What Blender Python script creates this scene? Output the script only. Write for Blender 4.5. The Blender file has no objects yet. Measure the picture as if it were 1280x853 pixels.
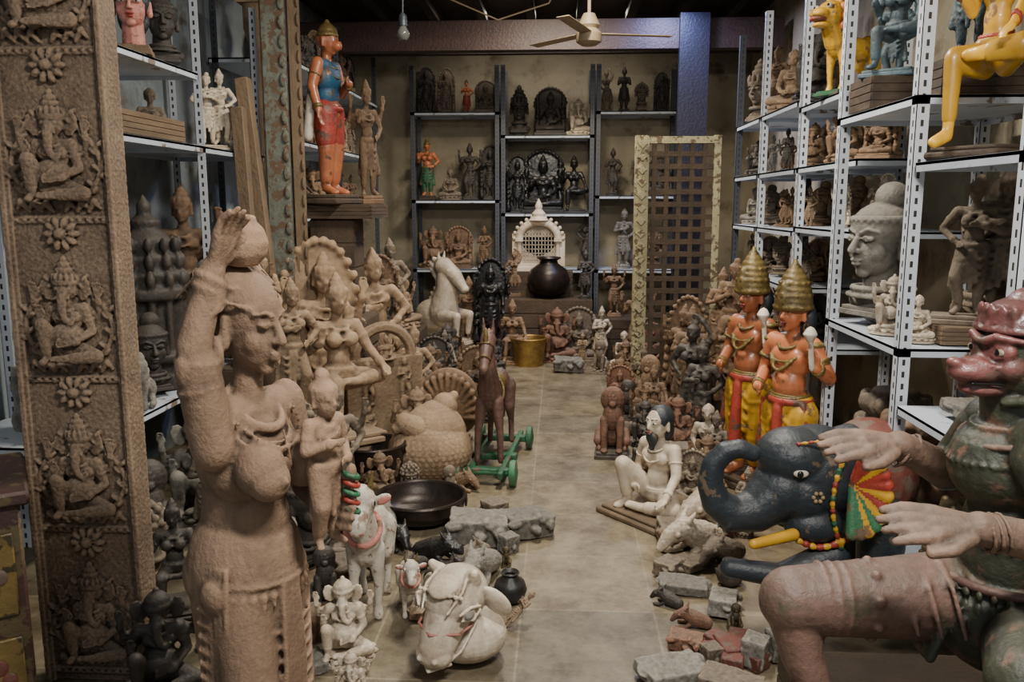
import bpy,bmesh,math,random
import numpy as np
from mathutils import Vector as V, Matrix as M, Euler
from mathutils.bvhtree import BVHTree
R=random.Random(11)
SC=bpy.context.scene.collection
rad=math.radians;pi=math.pi
I4=M.Identity(4);LINK=[]
def T(*a):return M.Translation(V(a))
def E(x=0,y=0,z=0):return Euler((rad(x),rad(y),rad(z))).to_matrix().to_4x4()
def D(x,y=None,z=None):
    y=x if y is None else y;z=x if z is None else z
    return M.Diagonal((x,y,z,1))
# ---------------------------------------------------------------- materials
MT={}
def mat(n,c,c2=None,rough=.8,sc=6,bump=.3,metal=0,cav=.6,chip=None,chipa=.5,fine=40,dust=0.0,coat=0,soft=.03):
    m=bpy.data.materials.new(n);m.use_nodes=True;t=m.node_tree;N=t.nodes;L=t.links
    b=N['Principled BSDF'];b.inputs['Roughness'].default_value=rough;b.inputs['Metallic'].default_value=metal
    b.inputs['Coat Weight'].default_value=coat
    tc=N.new('ShaderNodeTexCoord')
    def noise(s,d=5,w=0):
        x=N.new('ShaderNodeTexNoise');x.inputs['Scale'].default_value=s;x.inputs['Detail'].default_value=d
        x.inputs['Roughness'].default_value=.62;x.inputs['Distortion'].default_value=w;L.new(tc.outputs['Object'],x.inputs['Vector']);return x
    def ramp(src,a,bb,ca=(0,0,0,1),cb=(1,1,1,1)):
        r=N.new('ShaderNodeValToRGB');r.color_ramp.elements[0].position=a;r.color_ramp.elements[1].position=bb
        r.color_ramp.elements[0].color=ca;r.color_ramp.elements[1].color=cb;L.new(src,r.inputs[0]);return r
    def mix(f,A,B,mode='MIX'):
        x=N.new('ShaderNodeMix');x.data_type='RGBA';x.blend_type=mode
        if isinstance(f,float):x.inputs[0].default_value=f
        else:L.new(f,x.inputs[0])
        for v,i in((A,6),(B,7)):
            if isinstance(v,tuple):x.inputs[i].default_value=(*v,1)
            else:L.new(v,x.inputs[i])
        return x.outputs[2]
    c2=c2 or tuple(v*.55 for v in c)
    n1=noise(sc,6,.4);col=mix(ramp(n1.outputs[0],.35,.65).outputs[0],c,c2)
    if chip:
        n3=noise(sc*1.7,8,.2);a=.62-.22*chipa
        col=mix(ramp(n3.outputs[0],a,a+soft).outputs[0],col,chip)
    oi=N.new('ShaderNodeObjectInfo');mr=N.new('ShaderNodeMapRange');mr.inputs[3].default_value=.75;mr.inputs[4].default_value=1.2
    L.new(oi.outputs['Random'],mr.inputs[0]);col=mix(1.,col,mr.outputs[0],'MULTIPLY')
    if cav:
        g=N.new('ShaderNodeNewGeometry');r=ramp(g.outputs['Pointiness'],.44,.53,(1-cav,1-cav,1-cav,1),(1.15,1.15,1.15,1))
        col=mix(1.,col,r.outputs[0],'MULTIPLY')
    if dust:
        g=N.new('ShaderNodeNewGeometry');sx=N.new('ShaderNodeSeparateXYZ');L.new(g.outputs['Normal'],sx.inputs[0])
        r=ramp(sx.outputs[2],.35,1.,(0,0,0,1),(dust,dust,dust,1));col=mix(r.outputs[0],col,(.27,.23,.18))
    L.new(col,b.inputs['Base Color'])
    n2=noise(fine,6);bp=N.new('ShaderNodeBump');bp.inputs['Strength'].default_value=bump;bp.inputs['Distance'].default_value=.02
    L.new(n2.outputs[0],bp.inputs['Height']);L.new(bp.outputs[0],b.inputs['Normal'])
    MT[n]=m;return m
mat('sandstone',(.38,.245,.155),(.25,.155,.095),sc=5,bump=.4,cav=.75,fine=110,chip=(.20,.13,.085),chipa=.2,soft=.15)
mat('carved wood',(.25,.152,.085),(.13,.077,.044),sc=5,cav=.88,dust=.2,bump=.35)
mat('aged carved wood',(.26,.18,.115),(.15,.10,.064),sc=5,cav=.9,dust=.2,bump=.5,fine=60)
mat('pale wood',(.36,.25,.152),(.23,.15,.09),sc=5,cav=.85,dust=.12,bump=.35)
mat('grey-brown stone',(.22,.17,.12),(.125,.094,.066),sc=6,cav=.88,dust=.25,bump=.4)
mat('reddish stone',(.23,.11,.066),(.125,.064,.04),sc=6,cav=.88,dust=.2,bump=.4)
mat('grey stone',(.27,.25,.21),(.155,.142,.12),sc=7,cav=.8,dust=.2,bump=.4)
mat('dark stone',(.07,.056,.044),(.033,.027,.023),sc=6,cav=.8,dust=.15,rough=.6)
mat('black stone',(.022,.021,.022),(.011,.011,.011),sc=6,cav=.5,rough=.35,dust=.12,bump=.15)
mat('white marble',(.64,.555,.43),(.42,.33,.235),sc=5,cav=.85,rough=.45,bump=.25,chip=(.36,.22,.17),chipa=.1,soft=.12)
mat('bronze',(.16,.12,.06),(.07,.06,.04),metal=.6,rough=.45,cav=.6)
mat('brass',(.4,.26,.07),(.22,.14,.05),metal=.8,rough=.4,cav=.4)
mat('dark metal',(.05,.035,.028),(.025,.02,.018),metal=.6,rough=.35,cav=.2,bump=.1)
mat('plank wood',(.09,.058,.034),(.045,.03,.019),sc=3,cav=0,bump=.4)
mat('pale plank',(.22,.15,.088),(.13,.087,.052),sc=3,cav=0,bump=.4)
mat('white enamel',(.58,.63,.70),(.45,.50,.56),sc=3,cav=0,rough=.4,bump=.05,chip=(.2,.15,.11),chipa=.15)
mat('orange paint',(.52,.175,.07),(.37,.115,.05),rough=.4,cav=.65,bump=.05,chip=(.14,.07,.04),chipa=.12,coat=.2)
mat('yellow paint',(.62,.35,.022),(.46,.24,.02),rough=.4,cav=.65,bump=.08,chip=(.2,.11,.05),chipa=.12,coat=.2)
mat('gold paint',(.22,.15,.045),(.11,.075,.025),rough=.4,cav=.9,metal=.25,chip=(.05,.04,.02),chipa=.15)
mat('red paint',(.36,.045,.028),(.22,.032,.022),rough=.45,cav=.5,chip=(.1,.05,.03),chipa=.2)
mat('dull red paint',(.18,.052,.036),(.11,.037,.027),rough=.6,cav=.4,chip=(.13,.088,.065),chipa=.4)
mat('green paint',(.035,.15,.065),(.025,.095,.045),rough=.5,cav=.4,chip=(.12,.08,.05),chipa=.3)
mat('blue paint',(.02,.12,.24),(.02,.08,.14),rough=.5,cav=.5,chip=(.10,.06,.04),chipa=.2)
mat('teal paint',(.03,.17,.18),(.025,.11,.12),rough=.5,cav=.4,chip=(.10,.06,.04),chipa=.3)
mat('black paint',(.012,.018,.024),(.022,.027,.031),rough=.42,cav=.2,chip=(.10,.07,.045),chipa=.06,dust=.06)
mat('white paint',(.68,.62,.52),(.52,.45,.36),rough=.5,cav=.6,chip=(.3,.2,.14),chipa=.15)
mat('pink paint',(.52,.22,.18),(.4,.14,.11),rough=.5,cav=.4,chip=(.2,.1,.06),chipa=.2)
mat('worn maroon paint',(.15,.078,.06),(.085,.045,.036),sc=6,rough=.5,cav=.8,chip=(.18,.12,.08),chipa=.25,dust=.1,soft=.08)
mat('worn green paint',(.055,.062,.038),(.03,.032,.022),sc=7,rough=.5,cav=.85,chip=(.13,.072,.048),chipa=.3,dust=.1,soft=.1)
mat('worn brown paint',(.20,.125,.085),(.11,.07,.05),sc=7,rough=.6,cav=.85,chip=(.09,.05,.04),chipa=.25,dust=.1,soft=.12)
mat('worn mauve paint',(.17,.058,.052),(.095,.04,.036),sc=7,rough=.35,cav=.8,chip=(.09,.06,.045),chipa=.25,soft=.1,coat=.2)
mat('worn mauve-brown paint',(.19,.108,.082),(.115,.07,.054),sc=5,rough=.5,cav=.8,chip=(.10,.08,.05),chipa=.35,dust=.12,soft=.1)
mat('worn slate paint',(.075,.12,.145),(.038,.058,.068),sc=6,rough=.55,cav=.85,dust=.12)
mat('worn ivory paint',(.36,.30,.21),(.24,.19,.13),rough=.4,cav=.3,bump=.1)
mat('gate paint',(.50,.45,.27),(.38,.33,.18),sc=10,rough=.7,cav=0,chip=(.15,.10,.055),chipa=.35)
mat('gate lattice paint',(.12,.075,.042),(.06,.04,.024),sc=5,rough=.7,cav=0)
mat('grey green paint',(.19,.21,.17),(.13,.13,.105),sc=12,rough=.7,cav=0,chip=(.14,.085,.05),chipa=.5)
mat('ivory paint',(.36,.27,.16),(.28,.2,.12),rough=.5,cav=0,bump=.05)
mat('old cabinet paint',(.075,.03,.022),(.04,.02,.016),rough=.6,cav=0,chip=(.10,.07,.03),chipa=.4)
mat('eye white',(.55,.5,.42),rough=.3,cav=0,bump=0,c2=(.48,.43,.36));mat('pupil black',(.01,.01,.01),rough=.2,cav=0,bump=0)
mat('dusty glass',(.12,.12,.11),rough=.15,cav=0,bump=0,c2=(.1,.1,.09))
def post_mat(n,base):
    m=bpy.data.materials.new(n);m.use_nodes=True;t=m.node_tree;N=t.nodes;L=t.links;b=N['Principled BSDF'];b.inputs['Roughness'].default_value=.45
    tc=N.new('ShaderNodeTexCoord');s=N.new('ShaderNodeSeparateXYZ');L.new(tc.outputs['Object'],s.inputs[0])
    def mt(op,a,v=None,c=None):
        x=N.new('ShaderNodeMath');x.operation=op
        for i,q in enumerate((a,v,c)):
            if q is None:continue
            if isinstance(q,(int,float)):x.inputs[i].default_value=q
            else:L.new(q,x.inputs[i])
        return x.outputs[0]
    z=mt('LESS_THAN',mt('FRACT',mt('DIVIDE',s.outputs[2],.05)),.5)
    hx=mt('COMPARE',s.outputs[0],.025,.006);hy=mt('COMPARE',mt('ABSOLUTE',s.outputs[1]),.025,.006)
    h=mt('MULTIPLY',z,mt('MAXIMUM',hx,hy))
    x=N.new('ShaderNodeMix');x.data_type='RGBA';x.inputs[6].default_value=(*base,1);x.inputs[7].default_value=(.02,.02,.02,1);L.new(h,x.inputs[0]);L.new(x.outputs[2],b.inputs['Base Color'])
    MT[n]=m
post_mat('perforated white',(.54,.57,.62));post_mat('perforated dark',(.06,.064,.078))
# ---------------------------------------------------------------- sculpting kit
_sc={}
def usph(seg):
    if seg in _sc:return _sc[seg]
    nv=max(6,seg*2//3);vs=[(0,0,1)]
    for j in range(1,nv):
        a=pi*j/nv
        for i in range(seg):b=2*pi*i/seg;vs.append((math.sin(a)*math.cos(b),math.sin(a)*math.sin(b),math.cos(a)))
    vs.append((0,0,-1));L=len(vs)-1;fs=[]
    for i in range(seg):
        k=(i+1)%seg;fs.append((0,1+i,1+k));o=1+(nv-2)*seg;fs.append((L,o+k,o+i))
        for j in range(nv-2):o=1+j*seg;fs.append((o+i,o+seg+i,o+seg+k,o+k))
    _sc[seg]=(np.array(vs),fs);return _sc[seg]
_bx={}
def ubox(z,bev):
    k=(tuple(round(q,4) for q in z),bev)
    if k not in _bx:
        bm=bmesh.new();bmesh.ops.create_cube(bm,size=1,matrix=D(*z))
        if bev:bmesh.ops.bevel(bm,geom=list(bm.edges),offset=bev,segments=1,affect='EDGES')
        bm.verts.index_update();_bx[k]=(np.array([v.co[:] for v in bm.verts]),[tuple(v.index for v in f.verts) for f in bm.faces]);bm.free()
    return _bx[k]
class S:
    def __init__(s,split=False,sg=0):
        s.bms={};s.split=split;s.M=I4.copy();s.mi=0;s.st=[];s.gid=0;s.hold=0;s.sg=sg;s.on('body',1)
    def on(s,n='body',force=0):
        s.cur=n if (s.split or force) else 'body'
        if s.cur not in s.bms:s.bms[s.cur]=dict(v=[],f=[],m=[],g=[],n=0)
        s.bm=s.bms[s.cur];return s
    def push(s,m):s.st.append(s.M);s.M=s.M@m
    def pop(s):s.M=s.st.pop()
    def _a(s,vs,fs,m):
        A=np.array(m);d=s.bm;n=d['n'];d['v'].append(vs@A[:3,:3].T+A[:3,3]);d['n']+=len(vs)
        if not s.hold:s.gid+=1
        for f in fs:d['f'].append(tuple(i+n for i in f));d['m'].append(s.mi);d['g'].append(s.gid)
    def e(s,c,r,rot=(0,0,0),seg=14):
        if isinstance(r,(int,float)):r=(r,r,r)
        m=T(*c)@D(*r) if rot==(0,0,0) else T(*c)@E(*rot)@D(*r)
        s._a(*usph(max(seg,s.sg) if max(r)>.03 else seg),s.M@m)
    def k(s,p,q,a,b=None,seg=12,caps=True):
        b=a if b is None else b;p=V(p);q=V(q);d=q-p;l=d.length
        if s.sg and max(a,b)>.02:seg=max(seg,s.sg)
        if l<1e-6:return
        m=T(*p)@d.to_track_quat('Z','Y').to_matrix().to_4x4()
        vs=[(r*math.cos(2*pi*i/seg),r*math.sin(2*pi*i/seg),z) for r,z in((a,0),(b,l)) for i in range(seg)]
        fs=[(i,(i+1)%seg,seg+(i+1)%seg,seg+i) for i in range(seg)]+[tuple(range(seg-1,-1,-1)),tuple(range(seg,2*seg))]
        s.gid+=1;h=s.hold;s.hold=1;s._a(np.array(vs),fs,s.M@m)
        if caps:
            if caps!=2:s.e(p,a,seg=seg)
            s.e(q,b,seg=seg)
        s.hold=h
    def t(s,pts,rs,seg=12):
        if isinstance(rs,(int,float)):rs=[rs]*len(pts)
        for i in range(len(pts)-1):s.k(pts[i],pts[i+1],rs[i],rs[i+1],seg,2 if i else 1)
    def b(s,c,z,rot=(0,0,0),bev=0):s._a(*ubox(z,bev),s.M@T(*c)@E(*rot))
    def lathe(s,prof,seg=24,loop=False,m=I4):
        vs=[];rg=[]
        for r,z in prof:
            if r<1e-5:rg.append([len(vs)]);vs.append((0,0,z))
            else:
                rg.append(list(range(len(vs),len(vs)+seg)));vs+=[(r*math.cos(2*pi*i/seg),r*math.sin(2*pi*i/seg),z) for i in range(seg)]
        fs=[]
        for a,b in list(zip(rg,rg[1:]))+([(rg[-1],rg[0])] if loop else []):
            if len(a)==1 and len(b)==1:continue
            for i in range(seg):
                j=(i+1)%seg
                if len(a)==1:fs.append((a[0],b[j],b[i]))
                elif len(b)==1:fs.append((a[i],a[j],b[0]))
                else:fs.append((a[i],a[j],b[j],b[i]))
        s._a(np.array(vs),fs,s.M@m)
    def tor(s,c,Rr,r,rot=(0,0,0),sy=1,seg=24):
        s.lathe([(Rr+r*math.cos(a*pi/3),r*math.sin(a*pi/3)) for a in range(6)],seg,True,T(*c)@E(*rot)@D(1,sy,1))
RAW={'pedestal','eye','pupil','lips','eyebrow','plinth','wheel','mark','rim','handle','frame','lattice','rod','blade','motor','socket','cable','lid','board','post','canopy','axle'}
SPL={'eye','pupil','eyebrow','wheel','blade','horn','handle','bangle','axle','armband','bracelet','anklet'}
TX={}
def tmesh(d,name,vox,sm,disp,g=None):
    vs=np.concatenate(d['v']);fs=d['f'];ms=d['m']
    if g is not None:
        ii=[i for i,q in enumerate(d['g']) if q==g];fs=[fs[i] for i in ii];ms=[ms[i] for i in ii]
        u=sorted({i for f in fs for i in f});mp={a:b for b,a in enumerate(u)};vs=vs[u];fs=[tuple(mp[i] for i in f) for f in fs]
    me=bpy.data.meshes.new(name);me.from_pydata(vs.tolist(),[],fs)
    bm=bmesh.new();bm.from_mesh(me);bmesh.ops.recalc_face_normals(bm,faces=bm.faces);bm.to_mesh(me);bm.free()
    mis=any(ms);nm=max(ms+[0])+1;ix=ms
    if vox:
        bv=BVHTree.FromPolygons([tuple(v) for v in vs.tolist()],fs) if mis else None
        ob=bpy.data.objects.new('tmp',me);SC.objects.link(ob)
        q=ob.modifiers.new('r','REMESH');q.mode='VOXEL';q.voxel_size=vox
        if sm:
            q=ob.modifiers.new('s','SMOOTH');q.iterations=sm;q.factor=.5
        if disp:
            kk=round(disp[1],3)
            if kk not in TX:
                tx=bpy.data.textures.new('c','CLOUDS');tx.noise_scale=disp[1];tx.noise_depth=3;TX[kk]=tx
            q=ob.modifiers.new('d','DISPLACE');q.texture=TX[kk];q.strength=disp[0];q.mid_level=.5
        dg=bpy.context.evaluated_depsgraph_get();m2=bpy.data.meshes.new_from_object(ob.evaluated_get(dg))
        bpy.data.objects.remove(ob);bpy.data.meshes.remove(me);me=m2;me.name=name
        ix=[ms[bv.find_nearest(p.center)[2]] for p in me.polygons] if mis else None
    me.polygons.foreach_set('use_smooth',[True]*len(me.polygons))
    if not vox:me.set_sharp_from_angle(angle=rad(40))
    me.materials.clear()
    for i in range(nm):me.materials.append(MT['carved wood'])
    if mis:me.polygons.foreach_set('material_index',ix)
    return me
P={}
def proto(k,s,name,cat,desc,vox=.013,sm=3,disp=(.014,.035),mats=None,raw=False):
    mn=1e9;mx=-1e9;ps=[];W=0
    for n,d in list(s.bms.items()):
        if not d['f']:continue
        nr=raw or n in RAW;gs=[None]
        if n in SPL:
            gs=sorted(set(d['g']))
            if len(gs)>30:gs=[None]
        for g in gs:
            me=tmesh(d,k+'_'+n,0 if nr else vox,sm,None if nr else disp,g);ps.append([n,me])
            co=np.empty(len(me.vertices)*3);me.vertices.foreach_get('co',co);zs=co[2::3]
            if len(zs):mn=min(mn,zs.min());mx=max(mx,zs.max());W=max(W,np.abs(co[0::3]).max(),np.abs(co[1::3]).max())
    for n,me in ps:me.transform(T(0,0,-mn))
    P[k]=dict(parts=ps,H=float(mx-mn),name=name,cat=cat,desc=desc,mats=mats or {},W=float(W))
def fit(k,h,w):return min(h,w*P[k]['H']/(2*P[k]['W']))
def setmat(o,m):
    ms=m if isinstance(m,(tuple,list)) else (m,)
    for i,sl in enumerate(o.material_slots):
        sl.link='OBJECT';sl.material=MT[ms[min(i,len(ms)-1)]]
def place(k,m,x,y,z,h=None,rot=0,where='',label=None,tilt=(0,0),group=None,adj=None,sq=(1,1,1)):
    p=P[k];sc=1 if h is None else h/p['H']
    mm=dict(p['mats']);
    if isinstance(m,dict):mm.update(m)
    elif m:mm['body']=m
    bodym=mm.get('body','carved wood');bn=bodym if isinstance(bodym,str) else bodym[0]
    ps=p['parts']
    if len(ps)==1:
        ro=bpy.data.objects.new(p['name'],ps[0][1]);LINK.append(ro);setmat(ro,mm.get(ps[0][0],bodym))
    else:
        ro=bpy.data.objects.new(p['name'],None);ro.empty_display_size=.1;LINK.append(ro)
        for n,me in ps:
            o=bpy.data.objects.new(n,me);LINK.append(o);o.parent=ro;setmat(o,mm.get(n,bodym))
    ro.location=(x,y,z);ro.rotation_euler=(rad(tilt[0]),rad(tilt[1]),rad(rot));ro.scale=(sc*sq[0],sc*sq[1],sc*sq[2])
    l=label or (((adj or bn)+' '+p['desc']+' '+where).strip())
    ro['label']=' '.join(l.split()[:12]);ro['category']=p['cat']
    if group:ro['group']=group
    return ro
# ---------------------------------------------------------------- figures
def crown(s,k):
    if k=='none':return
    s.on('hair' if k in('bun','hair','curls') else 'crown')
    if k=='tall':
        s.lathe([(0,.3),(.82,.3),(.86,.52),(.7,.6),(.72,.9),(.55,1.0),(.58,1.3),(.4,1.4),(.42,1.65),(.2,1.8),(.24,1.95),(0,2.2)],16)
        for i in range(5):
            a=-pi/2+(i-2)*.5;s.e((.75*math.cos(a),.75*math.sin(a),.75),(.14,.14,.32))
    elif k=='helm':
        s.lathe([(0,.1),(.95,.1),(1.1,.2),(1.08,.38),(.94,.45),(1.06,.62),(.96,.76),(1.04,.93),(.9,1.06),(.97,1.24),(.8,1.38),(.86,1.55),(.66,1.68),(.7,1.85),(.48,1.98),(.5,2.14),(.3,2.24),(.32,2.38),(.14,2.48),(.16,2.6),(0,2.8)],24)
        s.e((0,-1.0,.75),(.3,.16,.42));s.e((0,-.95,1.3),(.16,.1,.25))
        for j,(q,r) in enumerate(((.3,1.12),(.93,1.03),(1.55,.86))):
            for i in range(14):a=i*pi/7+j;s.e((r*math.cos(a),r*math.sin(a),q),.075,seg=8)
    elif k=='dome':
        s.lathe([(0,.25),(.86,.25),(.9,.42),(.8,.5),(.75,.8),(.5,1.1),(.2,1.25),(.22,1.4),(0,1.6)],18)
    elif k=='bun':
        s.e((0,.12,.35),(.82,.9,.75));s.e((.1,.25,1.2),(.45,.45,.42));s.tor((0,.05,.62),.74,.1)
    elif k=='hair':
        s.e((0,.2,.25),(.84,.86,.85));s.e((0,.55,-.4),(.7,.45,.9))
    elif k=='curls':
        for j in range(4):
            n=12-j*2
            for i in range(n):
                a=2*pi*i/n+j;r=.8*math.cos(j*.38);s.e((r*math.cos(a),.1+r*math.sin(a),.35+.75*math.sin(j*.42)),.17,seg=8)
        s.e((0,.1,1.15),.28)
    s.on('body')
def head(s,c,r,rot=(0,0,0),cr='tall',beard=0,muzzle=0):
    s.push(T(*c)@E(*rot)@(D(r) if isinstance(r,(int,float)) else D(*r)))
    s.on('body')
    s.e((0,.12,.2),(.74,.86,.82));s.e((0,-.16,-.28),(.58,.62,.68));s.e((0,-.5,-.78),(.22,.18,.18))
    s.e((.34,-.40,-.25),(.25,.24,.3));s.e((-.34,-.40,-.25),(.25,.24,.3))
    if muzzle:
        s.e((0,-.75,-.35),(.45,.5,.38));s.e((0,-1.1,-.12),(.16,.12,.1))
    else:
        s.k((0,-.74,.2),(0,-.95,-.2),.065,.11);s.e((.11,-.82,-.22),.075);s.e((-.11,-.82,-.22),.075)
    for x in(-1,1):
        s.t([(x*.1,-.77,.26),(x*.32,-.74,.36),(x*.56,-.56,.28)],[.045,.045,.03],8)
        s.k((x*.74,.05,.15),(x*.76,.05,-.35),.11,.13)
        s.e((x*.3,-.67,.1),(.17,.1,.075))
        s.t([(x*.14,-.76,.1),(x*.3,-.775,.17),(x*.46,-.68,.1)],.022,8);s.t([(x*.14,-.76,.09),(x*.3,-.765,.03),(x*.46,-.68,.09)],.018,8)
    s.on('lips');q=-.32 if muzzle else 0
    s.e((0,-.79+q,-.46),(.2,.09,.05));s.e((0,-.77+q,-.57),(.16,.09,.06))
    if s.split:
        for x in(-1,1):
            s.on('eye');s.e((x*.31,-.70,.1),(.17,.09,.075),(0,0,x*18))
            s.on('pupil');s.e((x*.3,-.775,.1),(.065,.025,.065))
            s.on('eyebrow');s.k((x*.12,-.80,.3),(x*.52,-.64,.36),.03,.018,caps=False)
    s.on('body')
    if beard:
        s.on('hair');s.e((0,-.55,-.8),(.45,.35,.5));s.e((0,-.55,-1.3),(.25,.2,.4));s.on('body')
    crown(s,cr);s.pop()
def ganh(s,c,r,cr='tall'):
    s.push(T(*c)@D(r));s.e((0,.05,.1),(.8,.75,.8))
    for x in(-1,1):
        s.e((x*.3,-.35,.45),(.35,.3,.3));s.e((x*1.15,.1,0),(.55,.13,.8),(0,x*15,x*-20));s.e((x*.38,-.62,.05),(.13,.1,.1));s.k((x*.35,-.6,-.45),(x*.5,-1.0,-.6),.11,.06)
    s.t([(0,-.45,-.1),(0,-.85,-.7),(0,-.95,-1.3),(.15,-.95,-1.9),(.5,-1.0,-2.15),(.75,-1.0,-1.85)],[.42,.34,.27,.22,.18,.13])
    crown(s,cr);s.pop()
def hand(s,w,d,n,z,curl=1):
    w=V(w);d=V(d).normalized();n=V(n);n=(n-d*n.dot(d)).normalized();sd=d.cross(n)
    for i in(-.12,0,.12):s.k(w,w+d*.48*z+sd*i*1.2*z,.13*z,.105*z,8)
    for i,l in zip((-1.5,-.5,.5,1.5),(.8,.95,1,.85)):
        a=w+d*.5*z+sd*i*.125*z;b=a+d*.27*l*z+sd*i*.02*z-n*.03*z*curl;c=b+d*.22*l*z-n*.12*z*curl
        s.t([a,b,c],[.075*z,.065*z,.05*z],8)
    a=w+d*.15*z-sd*.16*z;b=a+d*.22*z-sd*.16*z-n*.03*z;s.t([a,b,b+d*.2*z-sd*.02*z-n*.05*z],[.09*z,.075*z,.06*z],8)
ARM={'down':[(.165,.02,.14),(.175,-.03,0),(0,-.2,-1)],'bless':[(.17,.02,.14),(.15,-.12,.2),(0,-.2,1)],'hip':[(.21,.03,.14),(.12,-.06,.05),(-.6,-.6,-.3)],
'up':[(.21,.02,.2),(.22,-.03,.34),(0,0,1)],'lap':[(.16,0,.12),(.07,-.14,.05),(-1,-.3,0)],'fold':[(.15,-.04,.12),(.02,-.14,.19),(0,-.2,1)],
'raise':[(.17,.02,.42),(.07,0,.55),(-.8,0,.3)],'fwd':[(.15,-.08,.15),(.13,-.25,.19),(0,-1,.1)],'chest':[(.17,-.02,.13),(.05,-.14,.17),(-1,-.2,.1)],'knee':[(.17,-.04,.14),(.2,-.15,.05),(0,-.8,-.4)]}
ST=[(.05,0,.48),(.062,-.015,.27),(.055,.005,.05),(.075,-.075,.02)]
BT=[(.05,0,.48),(.1,-.07,.29),(.06,.02,.05),(.1,-.05,.02)]
CR=[(.06,0,.08),(.21,-.1,.055),(.02,-.18,.045),(-.06,-.18,.04)]
DN=[(.06,0,.3),(.1,-.17,.3),(.1,-.17,.05),(.11,-.25,.025)]
FL=[(.06,0,.3),(.21,-.09,.32),(.04,-.16,.31),(-.03,-.16,.31)]
KN=[(.06,0,.08),(.12,-.18,.27),(.12,-.13,.04),(.13,-.2,.02)]
def arm(s,sd,spec,px,pz,ox=0,fat=1,hs=.1,back=0):
    a,b,d=ARM[spec] if isinstance(spec,str) else spec
    sh=V((sd*.115+ox,0+back,.27+pz));el=V((sd*a[0]+ox,a[1]+back,a[2]+pz));wr=V((sd*b[0]+ox,b[1],b[2]+pz));dd=V((sd*d[0],d[1],d[2]))
    s.t([sh,el,wr],[.04*fat,.031*fat,.022*fat]);hand(s,wr,dd,(0,1,0) if abs(dd.y)<.7 else (0,0,1),hs)
    s.on('jewelry')
    m=(sh+el)/2;dv=(el-sh).normalized();s.push(T(*m)@dv.to_track_quat('Z','Y').to_matrix().to_4x4());s.tor((0,0,0),.036*fat,.009,seg=12);s.pop()
    dv=(wr-el).normalized();m=wr-dv*.015;s.push(T(*m)@dv.to_track_quat('Z','Y').to_matrix().to_4x4());s.tor((0,0,0),.024*fat,.008,seg=12);s.tor((0,0,-.018),.024*fat,.008,seg=12);s.pop()
    s.on('body')
def human(s,aL,aR,lL,lR,pz=.5,fem=0,sway=0,belly=0,cr='tall',skirt=1,ht=(0,0,0),hr=.078,fat=1,gan=0,extra=(),beard=0,muzzle=0,hs=.1,hz=.415):
    s.on('body');sw=sway
    s.e((0,0,pz+.0),(.098*(1.1 if fem else 1)*fat,.075*fat,.075))
    s.e((sw*.6,-.01-belly*.04,pz+.09),(.07*fat+belly*.05,.058*fat+belly*.06,.085))
    s.e((sw,0,pz+.2),(.102*fat,.068*fat,.09));s.k((sw-.1,0,pz+.265),(sw+.1,0,pz+.265),.04*fat)
    for x in(-1,1):
        if fem==1:s.e((sw+x*.05,-.068,pz+.2),(.047,.045,.047))
        elif not fem:s.e((sw+x*.05,-.045,pz+.215),(.05,.03,.04))
    s.k((sw,0,pz+.28),(sw,-.005,pz+.355),.034,.031)
    if gan:ganh(s,(sw,-.01,pz+.4),hr*1.1,cr)
    else:head(s,(sw,-.015,pz+hz),hr,ht,cr,beard,muzzle)
    arm(s,1,aL,0,pz,sw,fat,hs);arm(s,-1,aR,0,pz,sw,fat,hs)
    for sd in extra:
        for x in(-1,1):arm(s,x,sd,0,pz,sw,fat*.85,hs,.03)
    for sd,l in((1,lL),(-1,lR)):
        q=[V((sd*p[0],p[1],p[2])) for p in l]
        s.on('clothing' if skirt else 'body')
        s.k(q[0],q[1],.068*fat,.05*fat);s.k(q[1],q[1]+(q[2]-q[1])*.75,.049*fat,.038*fat)
        s.on('body');s.k(q[1]+(q[2]-q[1])*.7,q[2],.034*fat,.026*fat);s.t([q[2],q[3]],[.027,.024]);s.e(q[3],(.03,.035,.018))
    if skirt:
        s.on('clothing');s.tor((0,0,pz+.02),.088*fat,.02,sy=.8);s.e((0,0,pz-.01),(.104*fat*(1.1 if fem else 1),.082*fat,.07))
        if pz>.4:
            for i in range(3):s.k(((i-1)*.02,-.075,pz-.02),((i-1)*.035,-.07,pz-.3+abs(i-1)*.06),.014,.02)
            for j in range(3):
                for x in(-1,1):s.t([(x*.1,-.03,pz-.03-j*.05),(x*.06,-.085,pz-.08-j*.055),(x*.01,-.08,pz-.05-j*.05)],.009,8)
            s.k((.095,0,pz),(.125,-.02,pz-.28),.018,.03);s.k((-.095,0,pz),(-.125,-.02,pz-.28),.018,.03)
    s.on('jewelry');s.tor((0,-.01,pz+.04),.085*fat,.012,(8,0,0),.8);s.tor((sw,-.02,pz+.28),.055,.01,(25,0,0),1.1)
    s.tor((sw,-.03,pz+.245),.075,.009,(38,0,0),1.05);s.on('body')
def slab(s,w=.2,h=1.,rays=1,t=.03,n=16):
    s.b((0,.09,h*.3),(w*2,t*2,h*.62));s.e((0,.09,h*.6),(w*1.0,t,h*.42),seg=24)
    if rays:
        for i in range(n):
            a=pi*i/(n-1);s.e((w*1.02*math.cos(a),.075,h*.6+h*.42*math.sin(a)),(.028,.03,.028),seg=8)
    for x in(-1,1):
        s.t([(x*w*.8,.05,.03),(x*w*.85,.045,.12),(x*w*.8,.05,.2)],[.05,.04,.02]);s.e((x*w*.82,.03,.26),.035)
        for j in range(3):s.e((x*w*.85,.055,.36+j*.1),(.035,.03,.04))
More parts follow.
